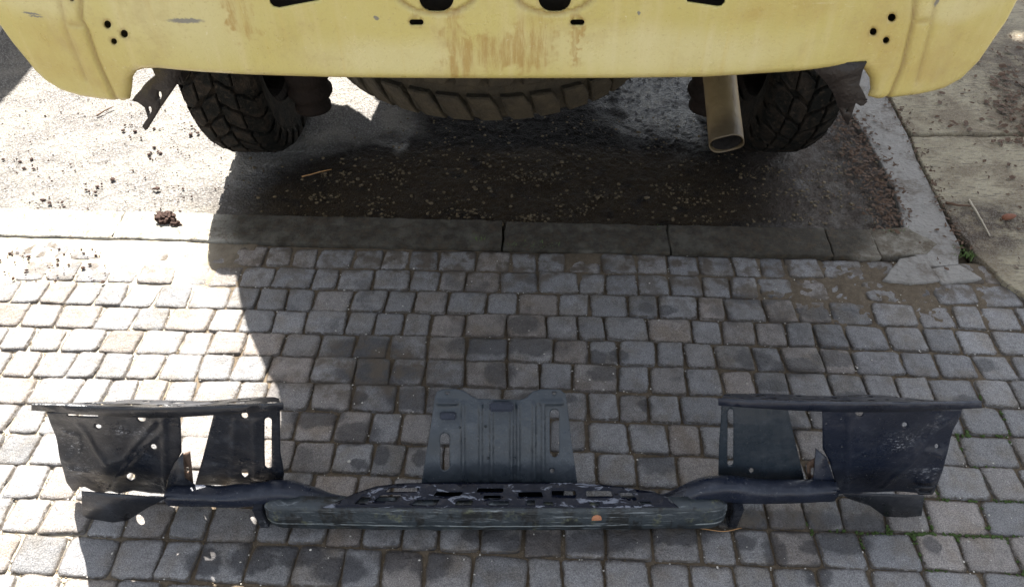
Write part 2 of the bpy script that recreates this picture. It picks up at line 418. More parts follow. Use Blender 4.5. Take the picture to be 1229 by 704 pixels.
def slab(name, pts, z0, z1, mat, jit=.004, seed=0, step=.02):
    """stone slab: outline in world XY, ragged edges"""
    out = []
    for i, p in enumerate(pts):
        q = pts[(i + 1) % len(pts)]; L = math.dist(p, q); n = max(1, int(L / step))
        for k in range(n):
            t = k / n; x = p[0] + (q[0] - p[0]) * t; y = p[1] + (q[1] - p[1]) * t
            out.append((x + jit * fb(x * 30, y * 30, seed), y + jit * fb(x * 30, y * 30, seed + 9)))
    me = curve_mesh([out], z1 - z0, min(.004, (z1 - z0) / 3))
    warp(me, lambda c: Vector((c.x, c.y, c.z + (z0 + z1) / 2)))
    return me
kp = []
for a, b, dz in [(-2.7, -1.27, 0), (-1.255, -.10, 0), (-.085, .395, -.002), (.405, .865, .001), (.875, 1.00, .001)]:
    y0 = 1.652; y1 = 1.768
    q = [rw(a, y0), rw(b + (.02 if a < -1.26 else 0), y0), rw(b, y1), rw(a, y1)]
    kp.append(slab('k', q, -.04, .011 + dz, M_KERB, .005, a))
kp.append(slab('k', [rw(1.01, 1.665), rw(1.14, 1.675), rw(1.185, 1.72), rw(1.12, 1.785), rw(1.005, 1.772)], -.04, .010, M_KERB, .005, 4))
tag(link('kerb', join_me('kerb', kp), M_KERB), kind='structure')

def asph(a, b):
    x = -3.6 + a * 5.3; y = 1.70 + b ** 1.15 * 3.2
    r = fb(x * 55, y * 55, 0, 2); z = -.002 + .0035 * r + .006 * fb(x * 6, y * 6, 4)
    z += .004 * max(0, fb(x * 28, y * 28, 7, 2)) if x < -.7 else .002 * max(0, fb(x * 28, y * 28, 7, 2))
    z -= max(0, 1.77 - y) * .12
    if x > 1.05: z -= .008
    return (x, y, z)
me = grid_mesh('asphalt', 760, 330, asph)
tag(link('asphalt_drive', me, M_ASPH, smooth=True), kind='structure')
# gutter strip and concrete slabs on the right
gl = [(1010, 112), (1023, 138), (1046, 176), (1073, 226), (1086, 276), (1092, 299)]
gr = [(1060, 112), (1069, 130), (1088, 165), (1103, 203), (1119, 234), (1136, 272), (1150, 297)]
pt = lambda L: [tuple(G(*p)[:2]) for p in L]
q = pt(gl + gr[::-1]); far = [(q[-1][0] - .03, 4.8), (q[0][0] - .03, 4.8)]
g1 = slab('g', pt(gl) + [tuple(G(1110, 322)[:2]), tuple(G(1148, 318)[:2])] + pt(gr[::-1]) + far, -.03, .007, M_BAND, .006, 3)
g2 = slab('g', pt([(1080, 313), (1103, 309), (1128, 338), (1090, 341), (1062, 337)]), -.03, .008, M_BAND, .005, 5)
g3 = slab('g', pt([(1118, 325), (1150, 321), (1176, 336), (1130, 341)]), -.03, .009, M_BAND, .005, 5)
tag(link('gutter', join_me('g', [g1, g2, g3]), M_BAND), kind='structure')
sl = [(1094, 168), (1108, 203), (1124, 234), (1143, 272), (1173, 309), (1203, 340), (1232, 360)]
s1 = slab('s', pt(sl) + [(3.4, G(1232, 360).y - .35), (3.4, G(1094, 168).y)], -.03, .012, M_CONC, .007, 6)
s2 = slab('s', pt([(1066, 112), (1074, 130), (1092, 161.5)]) + [(3.4, G(1094, 161.5).y), (3.4, 4.8), (1.18, 4.8)], -.03, .011, M_CONC, .006, 8)
tag(link('concrete_slab', join_me('s', [s1, s2]), M_CONC), kind='structure')

# ------------------------------------------------------------------ VEHICLE
def m_yellow():
    s = NT('faded_yellow_paint')
    def z(px, py, rx, ry):
        p = PY(px, py, 1.17); k = 1 / 690
        return (p.x, p.z, rx * k, ry * k)
    base = s.mix(s.noise(3, 3), (.42, .355, .105), (.52, .45, .165))
    base = s.mix(s.ramp(s.noise((40, 40, 4), 4, .6), .45, .8, 0, .5), base, (.56, .48, .25))
    chalk = s.blobs([z(210, 8, 70, 60), z(780, 60, 160, 26), z(470, 66, 90, 22), z(1160, 10, 50, 16), z(30, 5, 60, 24)], .03, 6, 'XZ', .6)
    base = s.mix(s.math('MULTIPLY', chalk, .45), base, (.58, .53, .31))
    rust = s.blobs([z(290, 22, 14, 30), z(545, 45, 12, 36), z(552, 78, 20, 22), z(640, 50, 24, 36), z(590, 60, 50, 22), z(690, 50, 6, 30)], .03, 55, 'XZ', .3)
    corner = s.blobs([z(70, 75, 70, 40), z(110, 95, 60, 30), z(1130, 80, 80, 36), z(1060, 60, 40, 60), z(940, 15, 60, 14)], .04, 10, 'XZ', .7)
    st_ = s.noise((60, 60, 9), 5, .7)
    col = s.mix(s.math('MULTIPLY', rust, s.ramp(st_, .38, .62, .12, .85)), base, (.33, .21, .055))
    col = s.mix(s.math('MULTIPLY', corner, s.ramp(s.noise(14, 5, .7), .3, .7, .1, .6)), col, (.38, .265, .075))
    drip = s.ramp(s.noise((45, 45, 2.2), 4, .6), .55, .72, 0, .35)
    col = s.mix(drip, col, (.50, .39, .12))
    dust = s.ramp(s.noise(170, 4, .85), .56, .70, 0, .55); col = s.mix(dust, col, (.33, .24, .10))
    pale = s.ramp(s.noise(130, 4, .8, dist=.3), .62, .72, 0, .4); col = s.mix(pale, col, (.66, .62, .44))
    cr = s.attr('crease_shade_rust'); col = s.mix(s.math('MULTIPLY', cr, s.ramp(s.noise(60, 3), .2, .5, .5, .9)), col, (.22, .14, .05))  # crease shading put into the colour as brown lines; hole rims carry rust
    grime = s.math('MULTIPLY', s.ramp(s.noise(9, 5, .75), .48, .72), .5); col = s.mix(grime, col, (.36, .27, .11))
    sx = s.blobs([z(222, 26, 19, 2.8), z(27, 28, 11, 1.2), z(33, 31, 9, 1.0), z(452, 21, 2.5, 2), z(767, 15, 1.6, 2), z(1129, 8, 2, 5)], .003, 200, 'XZ', .35)
    col = s.mix(s.math('MULTIPLY', sx, .85), col, (.14, .14, .14))
    sc2 = s.ramp(s.noise((8, 8, 500), 3, .6, dist=.6), .72, .78, 0, .6); col = s.mix(sc2, col, (.78, .74, .55))
    return s.fin(col, s.ramp(s.noise(25, 4), .3, .7, .26, .5), 0, [(s.noise(5, 2), .014), (s.noise(260, 3), .0008)], .5)
M_YEL = m_yellow()
M_DARK = m_plain('dark_underbody', (.012, .010, .009), (.03, .024, .018), 20, .8)
M_MOUNT = m_plain('grimy_black_steel', (.006, .005, .005), (.022, .016, .013), 40, .5, .003, 0, .4)
def m_tyre():
    s = NT('muddy_tyre_rubber')
    c = s.mix(s.ramp(s.noise(22, 5, .65), .42, .66), (.004, .004, .003), (.022, .016, .011))
    c = s.mix(s.ramp(s.noise(90, 4), .55, .75, 0, .6), c, (.055, .04, .027))
    return s.fin(c, .85, 0, [(s.noise(120, 4, .7), .005)], .15)
M_TYRE = m_tyre()
def m_exh():
    s = NT('tan_stained_exhaust')
    c = s.mix(s.noise(18, 4), (.13, .095, .042), (.22, .165, .085))
    c = s.mix(s.math('MULTIPLY', s.ramp(s.vec('DOT_PRODUCT', s.vec('ADD', s.pos, s.scale(s.noise(30, 4, color=True), .05)), (0, 1, 0)), 1.385, 1.45, 1, 0), .75), c, (.035, .026, .016))
    c = s.mix(s.ramp(s.noise((60, 9, 9), 4), .5, .7, 0, .6), c, (.08, .05, .025))
    return s.fin(c, .5, .15, [(s.noise(60, 4), .002)], .5)
M_EXH = m_exh()
M_SOOT = m_plain('soot', (.008, .007, .006), (.015, .012, .01), 30, .9)
M_AXLE = m_plain('muddy_brown_steel', (.005, .004, .003), (.018, .011, .008), 22, .85, .006, 0, .15)

car = empty('off_road_vehicle', (0, 2.9, 0))
tag(car, 'muddy yellow off-road vehicle with a stripped rear end, parked behind the kerb', 'vehicle')

YC = 1.165
def panel_y(x, z):
    ax = abs(x)
    y = YC + .012 * (ax / .7) ** 2
    if ax > .62: y += .020 * (ax - .62) / .2
    if ax > .735: y += .10 * (ax - .735)
    return y
LOW = [(-60, -50), (-25, 0), (0, 30), (14, 49), (30, 68), (43, 84), (57, 97), (75, 108), (98, 115), (127, 119), (148, 121), (156, 118), (158, 106), (159, 93), (164, 85), (173, 82), (189, 81.5),
       (240, 86), (300, 89.5), (400, 92.5), (500, 93.6), (614, 94), (730, 93.6), (850, 92), (960, 85), (1008, 79.7), (1026, 79), (1037, 83), (1044, 94), (1045, 107), (1042, 115),
       (1052, 118), (1066, 117.2), (1098, 113.5), (1131, 106), (1153, 94), (1175, 72), (1192, 48), (1209, 24), (1222, 0), (1245, -45)]
low = []
for (px, py) in LOW:
    x = -0.5
    Y = YC
    for _ in range(4):
        p = PY(px, py, Y); Y = panel_y(p.x, p.z) + .011
    low.append((p.x, p.z))
lx = np.array([p[0] for p in low]); lz = np.array([p[1] for p in low])
for i in range(1, len(lx)):
    if lx[i] <= lx[i - 1]: lx[i] = lx[i - 1] + .0006
xs = sorted(set(list(np.linspace(lx[0], lx[-1], 420)) + [float(v) for v in lx] + [float(v) for v in np.linspace(-.64, -.60, 30)] + [float(v) for v in np.linspace(.56, .62, 40)]))
ZT = 1.19; NZ = 70
def seg_d(x, z, a, b):
    ax, az = a; bx, bz = b; t = max(0, min(1, ((x - ax) * (bx - ax) + (z - az) * (bz - az)) / ((bx - ax) ** 2 + (bz - az) ** 2)))
    return math.hypot(x - ax - t * (bx - ax), z - az - t * (bz - az))
def w2(px, py): p = PY(px, py, YC + .03); return (p.x, p.z)
CRE = [[w2(98, -60), w2(99, 22), w2(106, 33), w2(118, 68), w2(142, 120)], [w2(66, -30), w2(80, 35), w2(104, 95)], [w2(84, 28), w2(99, 28)],
       [w2(1098, -60), w2(1093, 20), w2(1080, 75), w2(1062, 118)], [w2(1128, -60), w2(1115, 30), w2(1098, 95)], [w2(1096, 23), w2(1114, 22)]]
LIPS = [PY(523, -8, YC), PY(666, -8, YC)]
def emboss(x, z):
    d = 0
    for k, L in enumerate(CRE):
        for a, b in zip(L[:-1], L[1:]):
            t = seg_d(x, z, a, b)
            if t < .024: d = max(d, (.0070 if k in (0, 3) else .0035) * math.exp(-(t / .0050) ** 2))
    for c in LIPS:
        r = math.hypot((x - c.x) / .062, (z - c.z) / .033)
        if r < 1.3: d = max(d, .006 * math.exp(-((r - 1) / .09) ** 2)) if r > .9 else d - .004
    return d
loops = [circ(128, 31, 4.6, 5), circ(149, 41, 4.8, 5), circ(136, 51, 3.9, 3.9), circ(83, 3, 2.8, 2.4), circ(1070, 21, 5, 5), circ(1047.5, 37.5, 4.4, 4.6), circ(1063, 48, 4, 4.2),
         slot(492, 20, 509, 27), slot(684, 20, 701, 27), slot(504, -22, 545, 9.5, 6), slot(646, -22, 685, 9.5, 6),
         [(320, -30), (400, -30), (385, -2), (336, 7.5), (329, 6), (325, 2)], [(812, -30), (872, -30), (869, 1), (865, 5), (860, 5.5), (824, 0)]]
ZT = 1.19
ol = [(float(x), float(z)) for x, z in zip(lx, lz)]; ol += [(ol[-1][0] + .03, ZT), (ol[0][0] - .03, ZT)]
pm = sheet([ol] + [[(PY(q[0], q[1], YC + .012).x, PY(q[0], q[1], YC + .012).z) for q in lp] for lp in loops], .003, .0045)
LP_ = list(zip([float(v) for v in lx], [float(v) for v in lz]))
def edge_d(x, z):
    if z > 1.02 or (abs(x) < .55 and z > .9): return 1
    return min(seg_d(x, z, a, b) for a, b in zip(LP_[:-1], LP_[1:]) if min(a[0], b[0]) - .03 < x < max(a[0], b[0]) + .03) if -.95 < x < .95 else 1
def pf(c):
    x, z = c.x, c.y
    y = panel_y(x, z) + emboss(x, z) + max(0, z - .84) * .025; h = z - float(np.interp(x, lx, lz))
    h = edge_d(x, z)
    if h < .016: y += .012 * (1 - max(h, 0) / .016) ** 2       # rolled lower lip
    return Vector((x, y - c.z, z))
HP = [(PY(*q, YC + .012).x, PY(*q, YC + .012).z, r_) for q, r_ in [((128, 31), .0075), ((149, 41), .0075), ((136, 51), .006), ((83, 3), .004), ((1070, 21), .0075), ((1047.5, 37.5), .007), ((1063, 48), .006), ((524, -6), .026), ((665, -6), .026), ((500, 23), .010), ((692, 23), .010)]]
cz = []
for v in pm.vertices:
    x, z_ = v.co.x, v.co.y; e = 0
    for k, L in enumerate(CRE):
        for a, b in zip(L[:-1], L[1:]): e = max(e, (.75 if k in (0, 3) else .4) * math.exp(-(seg_d(x, z_, a, b) / .0036) ** 2))
    for c in LIPS:
        r = math.hypot((x - c.x) / .062, (z_ - c.z) / .033); e = max(e, .8 * math.exp(-((r - 1) / .07) ** 2))
    for hx, hz, r_ in HP: e = max(e, .55 * math.exp(-((math.hypot(x - hx, z_ - hz) - r_) / .0022) ** 2))
    h = edge_d(x, z_); e = max(e, .35 * math.exp(-(h / .006) ** 2))
    cz.append(e)
warp(pm, pf)
at = pm.attributes.new('crease_shade_rust', 'FLOAT', 'POINT'); at.data.foreach_set('value', cz)
panel = link('rear_panel', pm, M_YEL, car)
print('panel faces', len(pm.polygons))

# tub: unseen floor and walls, outline shaped to cast the shadow edge (open top)
ZF = .86
off = lambda px, py: (G(px, py).x - ZF * .136, G(px, py).y + ZF * .70)
kx, ky = math.sin(SUN_AZ) / math.tan(SUN_EL), math.cos(SUN_AZ) / math.tan(SUN_EL)
ZC = .95
off = lambda px, py: (G(px, py).x - ZC * kx, G(px, py).y + ZC * ky)
left = [(-.66, 1.24), (-.665, 1.5)] + [off(*p) for p in [(338, 520), (334, 469), (320, 445), (308, 420), (296.5, 394), (288, 362), (283, 332), (279, 300)]] + [(-.95, 2.45), (-.95, 3.3), (-.90, 3.6)]
right = [(.90, 3.6), (.95, 3.3), (.95, 2.3), (.84, 2.0), (.80, 1.7), (.78, 1.24)]
outl = left + right
sun_hole = [off(*p) for p in [(386, 131), (420, 137), (446, 156), (459, 126), (478, 88), (470, 60), (375, 60)]]  # made-up floor opening that lets a wedge of sun through
fm = sheet([outl, sun_hole], .03); warp(fm, lambda c: Vector((c.x, c.y, c.z + ZF + .016)))
link('floor_pan', fm, M_DARK, car)
inner = [(x * .975, 1.24 + .02 + (y - 1.24) * .985) for x, y in outl]
wm = sheet([outl, inner], .06); warp(wm, lambda c: Vector((c.x, c.y, c.z + .92)))
link('body_side', wm, M_YEL, car)
link('hood', join_me('h', [box_me(-.78, .78, 3.66, 4.75, .72, 1.12, .04), box_me(-.92, .92, 3.9, 4.6, .80, .98, .03)]), M_YEL, car)
link('windscreen_frame', join_me('w', [box_me(-.72, -.67, 3.55, 3.6, 1.1, 1.55, .01), box_me(.67, .72, 3.55, 3.6, 1.1, 1.55, .01), box_me(-.665, .665, 3.55, 3.6, 1.5, 1.55, .01)]), M_YEL, car)
link('hole_light_block', box_me(-.77, -.56, 1.222, 1.236, .858, 1.15, .002), M_DARK, car)  # added dark plates that block light behind the panel holes
link('hole_light_block', box_me(.60, .78, 1.222, 1.236, .858, 1.15, .002), M_DARK, car)
link('hole_light_block', box_me(-.555, .595, 1.218, 1.236, .885, 1.2, .002), M_DARK, car)
link('chassis_rail', join_me('c', [box_me(-.42, -.34, 1.75, 4.6, .62, .74, .006), box_me(.42, .50, 1.75, 4.6, .62, .74, .006)]), M_DARK, car)
link('axle', loft([(-.70, 2.28, .38), (-.2, 2.28, .38), (-.1, 2.28, .38), (0, 2.28, .38), (.1, 2.28, .38), (.70, 2.28, .38)], [.04, .04, .08, .12, .05, .04]), M_AXLE, car, True)

def tyre_mesh(Rr, W, nlug, style='mud', seed=0):
    """carcass lathe + tread blocks; axis = local X"""
    prof = [(-.40, .58), (-.47, .70), (-.5, .80), (-.48, .90), (-.42, .945), (-.3, .958), (0, .962), (.3, .958), (.42, .945), (.48, .90), (.5, .80), (.47, .70), (.40, .58)]
    n = 96; V, Fc = [], []
    for k in range(n):
        a = 2 * math.pi * k / n
        for (u, r) in prof: V.append((u * W, r * Rr * math.cos(a), r * Rr * math.sin(a)))
    m = len(prof)
    for k in range(n):
        for i in range(m - 1):
            a = k * m + i; b = ((k + 1) % n) * m + i; Fc.append((a, b, b + 1, a + 1))
    rr = random.Random(seed)
    cols = [(-.375, .235, .0), (-.125, .235, .5), (.125, .235, .0), (.375, .235, .5)] if style == 'mud' else [(-.36, .25, 0), (-.05, .30, .35), (.33, .28, .0)]
    st_ = 2 * math.pi / nlug
    for (uc, uw, ph) in cols:
        for k in range(nlug):
            a0 = (k + ph) * st_ + rr.uniform(-.008, .008); hw = uw * .5; ha = st_ * .465
            skw = st_ * .22 * (1 if uc < 0 else -1)
            # hexagonal block
            ol = [(-hw, -ha * .75), (-hw * .3, -ha), (hw, -ha * .8), (hw, ha * .75), (hw * .35, ha), (-hw, ha * .8)]
            top0 = len(V)
            for lev, (rad, shr) in enumerate([(.945, 1.0), (.992, .97), (1.0, .88)]):
                for (du, da) in ol:
                    u = uc + du * shr; ang = a0 + da * shr + skw * (du / hw)
                    r_ = rad - (.055 * max(0, abs(u) - .33) / .15)
                    V.append((u * W, r_ * Rr * math.cos(ang), r_ * Rr * math.sin(ang)))
            for lev in range(2):
                for i in range(6):
                    a = top0 + lev * 6 + i; b = top0 + lev * 6 + (i + 1) % 6; Fc.append((a, b, b + 6, a + 6))
            Fc.append(tuple(top0 + 12 + i for i in range(6)))
            if style == 'mud' and abs(uc) > .3:      # shoulder lug down the sidewall
                sgn = 1 if uc > 0 else -1; b0 = len(V)
                for (u, r_, w_) in [(.47, .955, .5), (.515, .92, .5), (.525, .84, .35), (.49, .80, .3)]:
                    for e in (-1, 1):
                        ang = a0 + e * ha * w_ * 1.5; V.append((sgn * u * W, r_ * Rr * math.cos(ang), r_ * Rr * math.sin(ang)))
                for q_ in range(3):
                    a = b0 + q_ * 2; Fc.append((a, a + 1, a + 3, a + 2))
    me = mesh('tyre', V, Fc); return me
def rim_mesh(Rr, W):
    prof = [(-.36, .60), (-.30, .54), (.2, .52), (.36, .60), (.30, .50), (.12, .40), (.20, .25), (.22, .12), (.28, .10), (.28, .001)]
    n = 40; V, Fc = [], []
    for k in range(n):
        a = 2 * math.pi * k / n
        for (u, r) in prof: V.append((u * W, r * Rr * math.cos(a), r * Rr * math.sin(a)))
    m = len(prof)
    for k in range(n):
        for i in range(m - 1):
            a = k * m + i; b = ((k + 1) % n) * m + i; Fc.append((a, b, b + 1, a + 1))
    return mesh('rim', V, Fc)
def put_wheel(name, loc, tyre, rim, rot):
    o = bpy.data.objects.new(name, rim); sc.collection.objects.link(o); o.parent = car
    o.location = Vector(loc) - Vector(car.location); o.rotation_euler = rot
    t = bpy.data.objects.new('tyre', tyre); sc.collection.objects.link(t); t.parent = o
    return o
TM = tyre_mesh(.385, .215, 30); TM.materials.append(M_TYRE)
RM = rim_mesh(.385, .215); RM.materials.append(M_AXLE)
for x, y in ((-.835, 2.28), (.85, 2.28), (-.835, 4.3), (.85, 4.3)):
    put_wheel('wheel', (x, y, .375), TM, RM, (rnd.uniform(0, 6), 0, 0 if x > 0 else math.pi))
TS = tyre_mesh(.425, .26, 38, 'lug', 3); TS.materials.append(m_plain('mud_caked_spare_tyre', (.006, .005, .004), (.055, .043, .024), 30, .8, .006))
put_wheel('spare_wheel', (-.055, 1.86, .685), TS, RM, (0, math.pi / 2, 0))
# shock absorbers with dirty boots
for sx in (-1, 1):
    X = -.612 if sx < 0 else .60
    link('shock_absorber', loft([(X, 2.02 + .03 * min(1, k / 14), .80 - k * .0135) for k in range(43)], [(.058 if k < 40 else .046) + (.009 if k % 4 in (1, 2) else 0) for k in range(43)], 24), M_AXLE, car, True)
# exhaust
ex0 = PY(872, 172, 1.36); ex1 = PY(868, 93, 1.50); dr = Vector((.0, .918, .442)).normalized(); ex0 = PY(872, 173, 1.36)
rad = .0345; n = 32; V, Fc = [], []
side = dr.cross(Vector((0, 0, 1))).normalized(); up = side.cross(dr)
ring = [(0, rad), (.004, rad + .0), (.10, rad * .97), (.25, rad * .98), (.42, rad)]
L = [(t, r_) for t, r_ in ring] 
for (t, r_) in L:
    for k in range(n):
        a = 2 * math.pi * k / n; sh = 0
        V.append(ex0 + dr * (t - sh - .002 * math.cos(3 * a) * (t < .01)) + side * r_ * math.cos(a) + up * r_ * math.sin(a))
for i in range(len(L) - 1):
    for k in range(n):
        a = i * n + k; b = i * n + (k + 1) % n; Fc.append((a, b, b + n, a + n))
pe = link('exhaust_pipe', mesh('e', V, Fc), M_EXH, car, True)
md = pe.modifiers.new('s', 'SOLIDIFY'); md.thickness = .0022; md.offset = -1
V2 = []
for t in (.004, .35):
    for k in range(n):
        a = 2 * math.pi * k / n; V2.append(ex0 + dr * t + side * (rad - .004) * math.cos(a) + up * (rad - .004) * math.sin(a))
F2 = [(k, (k + 1) % n, n + (k + 1) % n, n + k) for k in range(n)] + [tuple(n + k for k in range(n))]
sp = link('soot_lining', mesh('s', V2, F2), M_SOOT); sp.parent = pe; sp.matrix_parent_inverse = Matrix(); sp.location = -pe.matrix_parent_inverse.to_translation() * 0
# bumper mounts hanging from the chassis
Y1 = 1.26
plate_px('mounting_bracket', M_MOUNT, car, [(180, 74), (220, 74), (217, 88), (212, 102), (194, 128), (178, 154), (175, 155.5), (171, 151), (174, 146), (178, 141), (176, 134), (174, 128), (166, 122), (159, 120), (162, 115), (168, 109), (172, 103), (178, 97), (187, 90)],
         [circ(192.5, 113.6, 2.2, 4.6), circ(180.3, 131, 2.2, 4.4)], (0, Y1, .7), (0, 1, 0), .006)
plate_px('mounting_bracket', M_MOUNT, car, [(968, 74), (1040, 74), (1035, 84), (1031, 101), (1036, 110), (1039, 117), (1027, 122), (1022, 137), (1017, 150), (1010, 138), (1005.5, 127), (1000, 112), (992, 99)],
         [circ(1016, 131, 1.6, 2.6)], (0, Y1, .7), (.15, 1, 0), .006)
for (a, b, c, d) in ((205, 96, .16, -1), (1012, 96, .16, 1)):
    p = PY(a, b, Y1 + .01)
    link('mount_arm', box_me(p.x - .02, p.x + .02, p.y, p.y + c, p.z - .012, p.z + .08, .004), M_MOUNT, car)
p = PY(1024, 112, Y1 - .01)
link('mount_tab', warp(box_me(-.022, .024, -.02, .02, -.008, .008, .003), lambda c: Matrix.Rotation(R(28), 3, 'Y') @ c + p), M_MOUNT, car)

# ------------------------------------------------------------------ BUMPER SUPPORT FRAME on the setts
SCUFF = [(PY(px, py, .85).x, PY(px, py, .85).z, a, b) for px, py, a, b in [(1085, 530, .035, .03), (1110, 568, .03, .025), (1120, 510, .015, .04), (85, 530, .02, .05), (98, 560, .03, .02), (160, 520, .05, .02), (350, 592, .07, .02), (840, 595, .05, .02)]]
def m_steel(name, tint=(.012, .014, .019), hi=(.03, .036, .05), scr=1.0):
    s = NT(name)
    c = s.mix(s.noise(11, 4), tint, hi)
    c = s.mix(s.ramp(s.noise((22, 22, 22), 5, .75), .52, .74, 0, .5), c, (.055, .062, .075))
    c = s.mix(s.ramp(s.noise((90, 90, 500), 3, .8, dist=.4), .66, .74, 0, .55 * scr), c, (.30, .31, .33))
    c = s.mix(s.ramp(s.noise(160, 3, .8), .68, .73, 0, .7 * scr), c, (.34, .33, .31))
    c = s.mix(s.ramp(s.noise(8, 5, .7), .62, .74, 0, .3), c, (.045, .038, .03))
    scuff = s.blobs([(x_, z_, a_, b_) for x_, z_, a_, b_ in SCUFF], .02, 30, 'XZ', .6)
    c = s.mix(s.math('MULTIPLY', scuff, s.ramp(s.noise((120, 120, 160), 4, .85, dist=.5), .54, .66, 0, .9)), c, (.30, .31, .33))
    c = s.mix(s.ramp(s.vor(120), .02, .10, .35 * scr, 0), c, (.20, .20, .20))
    ro = s.ramp(s.noise(18, 4), .3, .7, .2, .5)
    return s.fin(c, ro, .0, [(s.noise(7, 3), .010), (s.noise(30, 4), .0025), (s.noise(300, 3), .0006)], .42)
M_STEEL = m_steel('scuffed_black_steel', (.005, .006, .009), (.014, .017, .024))
M_BLUE = m_steel('sky_tinted_blue_black_steel', (.004, .006, .012), (.010, .015, .030), 1.3)  # bluish sky gleam put into the black steel's colour
M_GREY = m_steel('sky_tinted_grey_blue_steel', (.016, .022, .028), (.028, .036, .045), .5)  # sky reflection put into a lighter grey-blue steel colour
def m_rail():
    s = NT('algae_stained_front_rail')
    c = s.mix(s.noise(20, 4), (.010, .015, .019), (.028, .037, .043))
    c = s.mix(s.ramp(s.noise((24, 24, 7), 4, .7), .48, .58, 0, .92), c, (.005, .006, .006))
    line = s.math('MULTIPLY', s.ramp(s.math('ABSOLUTE', s.math('SUBTRACT', s.vec('DOT_PRODUCT', s.vec('ADD', s.pos, s.scale(s.noise(12, 4, color=True), .012)), (0, 0, 1)), .048)), .0015, .004, 1, 0), s.ramp(s.noise(16, 4), .40, .55))
    c = s.mix(line, c, (.20, .22, .22))
    c = s.mix(s.ramp(s.noise((14, 14, 220), 4, .7, dist=.5), .56, .70, 0, .7), c, (.22, .24, .25))
    c = s.mix(s.ramp(s.noise((25, 25, 25), 4, .7), .56, .7, 0, .8), c, (.09, .095, .055))
    return s.fin(c, .5, 0, [(s.noise(25, 4), .005), (s.noise(150, 4), .001)], .5)
M_RAIL = m_rail()
def m_gloss():
    s = NT('glossy_enamel_painted_glints')
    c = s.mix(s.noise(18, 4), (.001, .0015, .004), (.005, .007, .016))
    c = s.mix(s.ramp(s.noise((22, 60, 60), 4, .7, dist=.6), .56, .63, 0, .85), c, (.15, .16, .19))  # pale smears painted in as sky highlights
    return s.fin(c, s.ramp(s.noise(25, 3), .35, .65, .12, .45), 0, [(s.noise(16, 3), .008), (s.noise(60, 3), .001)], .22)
M_GLOSS = m_gloss()
M_RUST = m_plain('brown_rusty_steel', (.05, .034, .026), (.12, .075, .05), 60, .7, .003)

fr = empty('bumper_support', (0, .85, 0))
tag(fr, 'long black steel bumper support frame lying on the stone setts in front of the vehicle', 'car part')
YP = .85; N0 = (0, 1, 0)
def dent(amp, seed, xc, xw):
    def f(p):
        k = fb(p.x * 7, p.z * 7, seed, 2)
        return Vector((p.x, p.y + amp * k, p.z))
    return f
def shape(o, fn): warp(o.data, fn)
def ridge_fn(lines, n=Vector((0, -1, 0)), amp=.004, w=.006, base=None):
    """emboss lines given as world (x, z) polylines"""
    def f(p):
        d = 0
        for L in lines:
            for a, b in zip(L[:-1], L[1:]):
                t = seg_d(p.x, p.z, a, b)
                if t < w * 3: d = max(d, amp * math.exp(-(t / w) ** 2))
        p = p + n * d
        return base(p) if base else p
    return f
wz = lambda px, py, Y=YP: (PY(px, py, Y).x, PY(px, py, Y).z)
o = plate_px('outer_plate', M_STEEL, fr,
    [(57, 492), (130, 493), (199, 494), (217, 495), (218, 542), (209, 556), (203, 575), (199, 593), (178, 593), (159, 590), (143, 592.5), (130, 589), (122, 592.5), (109, 588), (102, 584), (95.5, 584), (91.6, 589), (87, 588), (81, 577), (71, 544)],
    [circ(118, 512, 3.3), circ(170.5, 501, 4.8), circ(184, 537, 3.5), circ(157, 572, 5), slot(82, 494.6, 119, 497.6)], (0, YP, .1), N0, step=.005)
shape(o, ridge_fn([[wz(96, 510), wz(112, 540), wz(128, 555), wz(150, 550), wz(185, 505)], [wz(128, 588), wz(160, 548), wz(196, 515)], [wz(78, 520), wz(92, 524), wz(94, 542), wz(80, 550)], [wz(85, 560), wz(104, 562)], [wz(196, 500), wz(200, 590)]], base=dent(.010, 3, 0, 0)))
o = plate_px('lower_gusset', M_STEEL, fr, [(98, 589), (199, 597), (176, 609), (153, 623.7), (135, 626), (104, 621), (99, 616)], [], (0, .785, .02), (0, 1, 0), .002)
o = plate_px('inner_plate', M_STEEL, fr, [(258, 490), (336, 488), (337, 542), (341, 569), (339.5, 577), (320, 582), (234, 582), (245, 543)],
    [circ(294, 497, 4), circ(294, 568, 3.8), slot(318, 499, 326.5, 562)], (0, YP + .004, .1), N0, step=.005)
shape(o, ridge_fn([[wz(282, 505), wz(278, 575)], [wz(306, 505), wz(306, 575)]], amp=.003, base=dent(.004, 5, 0, 0)))
plate_px('side_flange', M_RUST, fr, [(208, 496), (219, 496), (221, 545), (212, 552)], [], (0, YP - .006, .1), (.35, 1, 0), .003)
plate_px('corner_tab', M_RUST, fr, [(219, 545), (228, 541.5), (230, 560), (232.5, 585), (221, 583)], [slot(223.6, 559, 227, 566)], (0, .842, .1), N0, .003)
plate_px('corner_plate', M_STEEL, fr, [(201, 604), (199.5, 586), (204, 567), (210, 554), (219.5, 543), (222, 574), (240, 586), (240, 603)], [], (0, .828, .1), N0, .004)

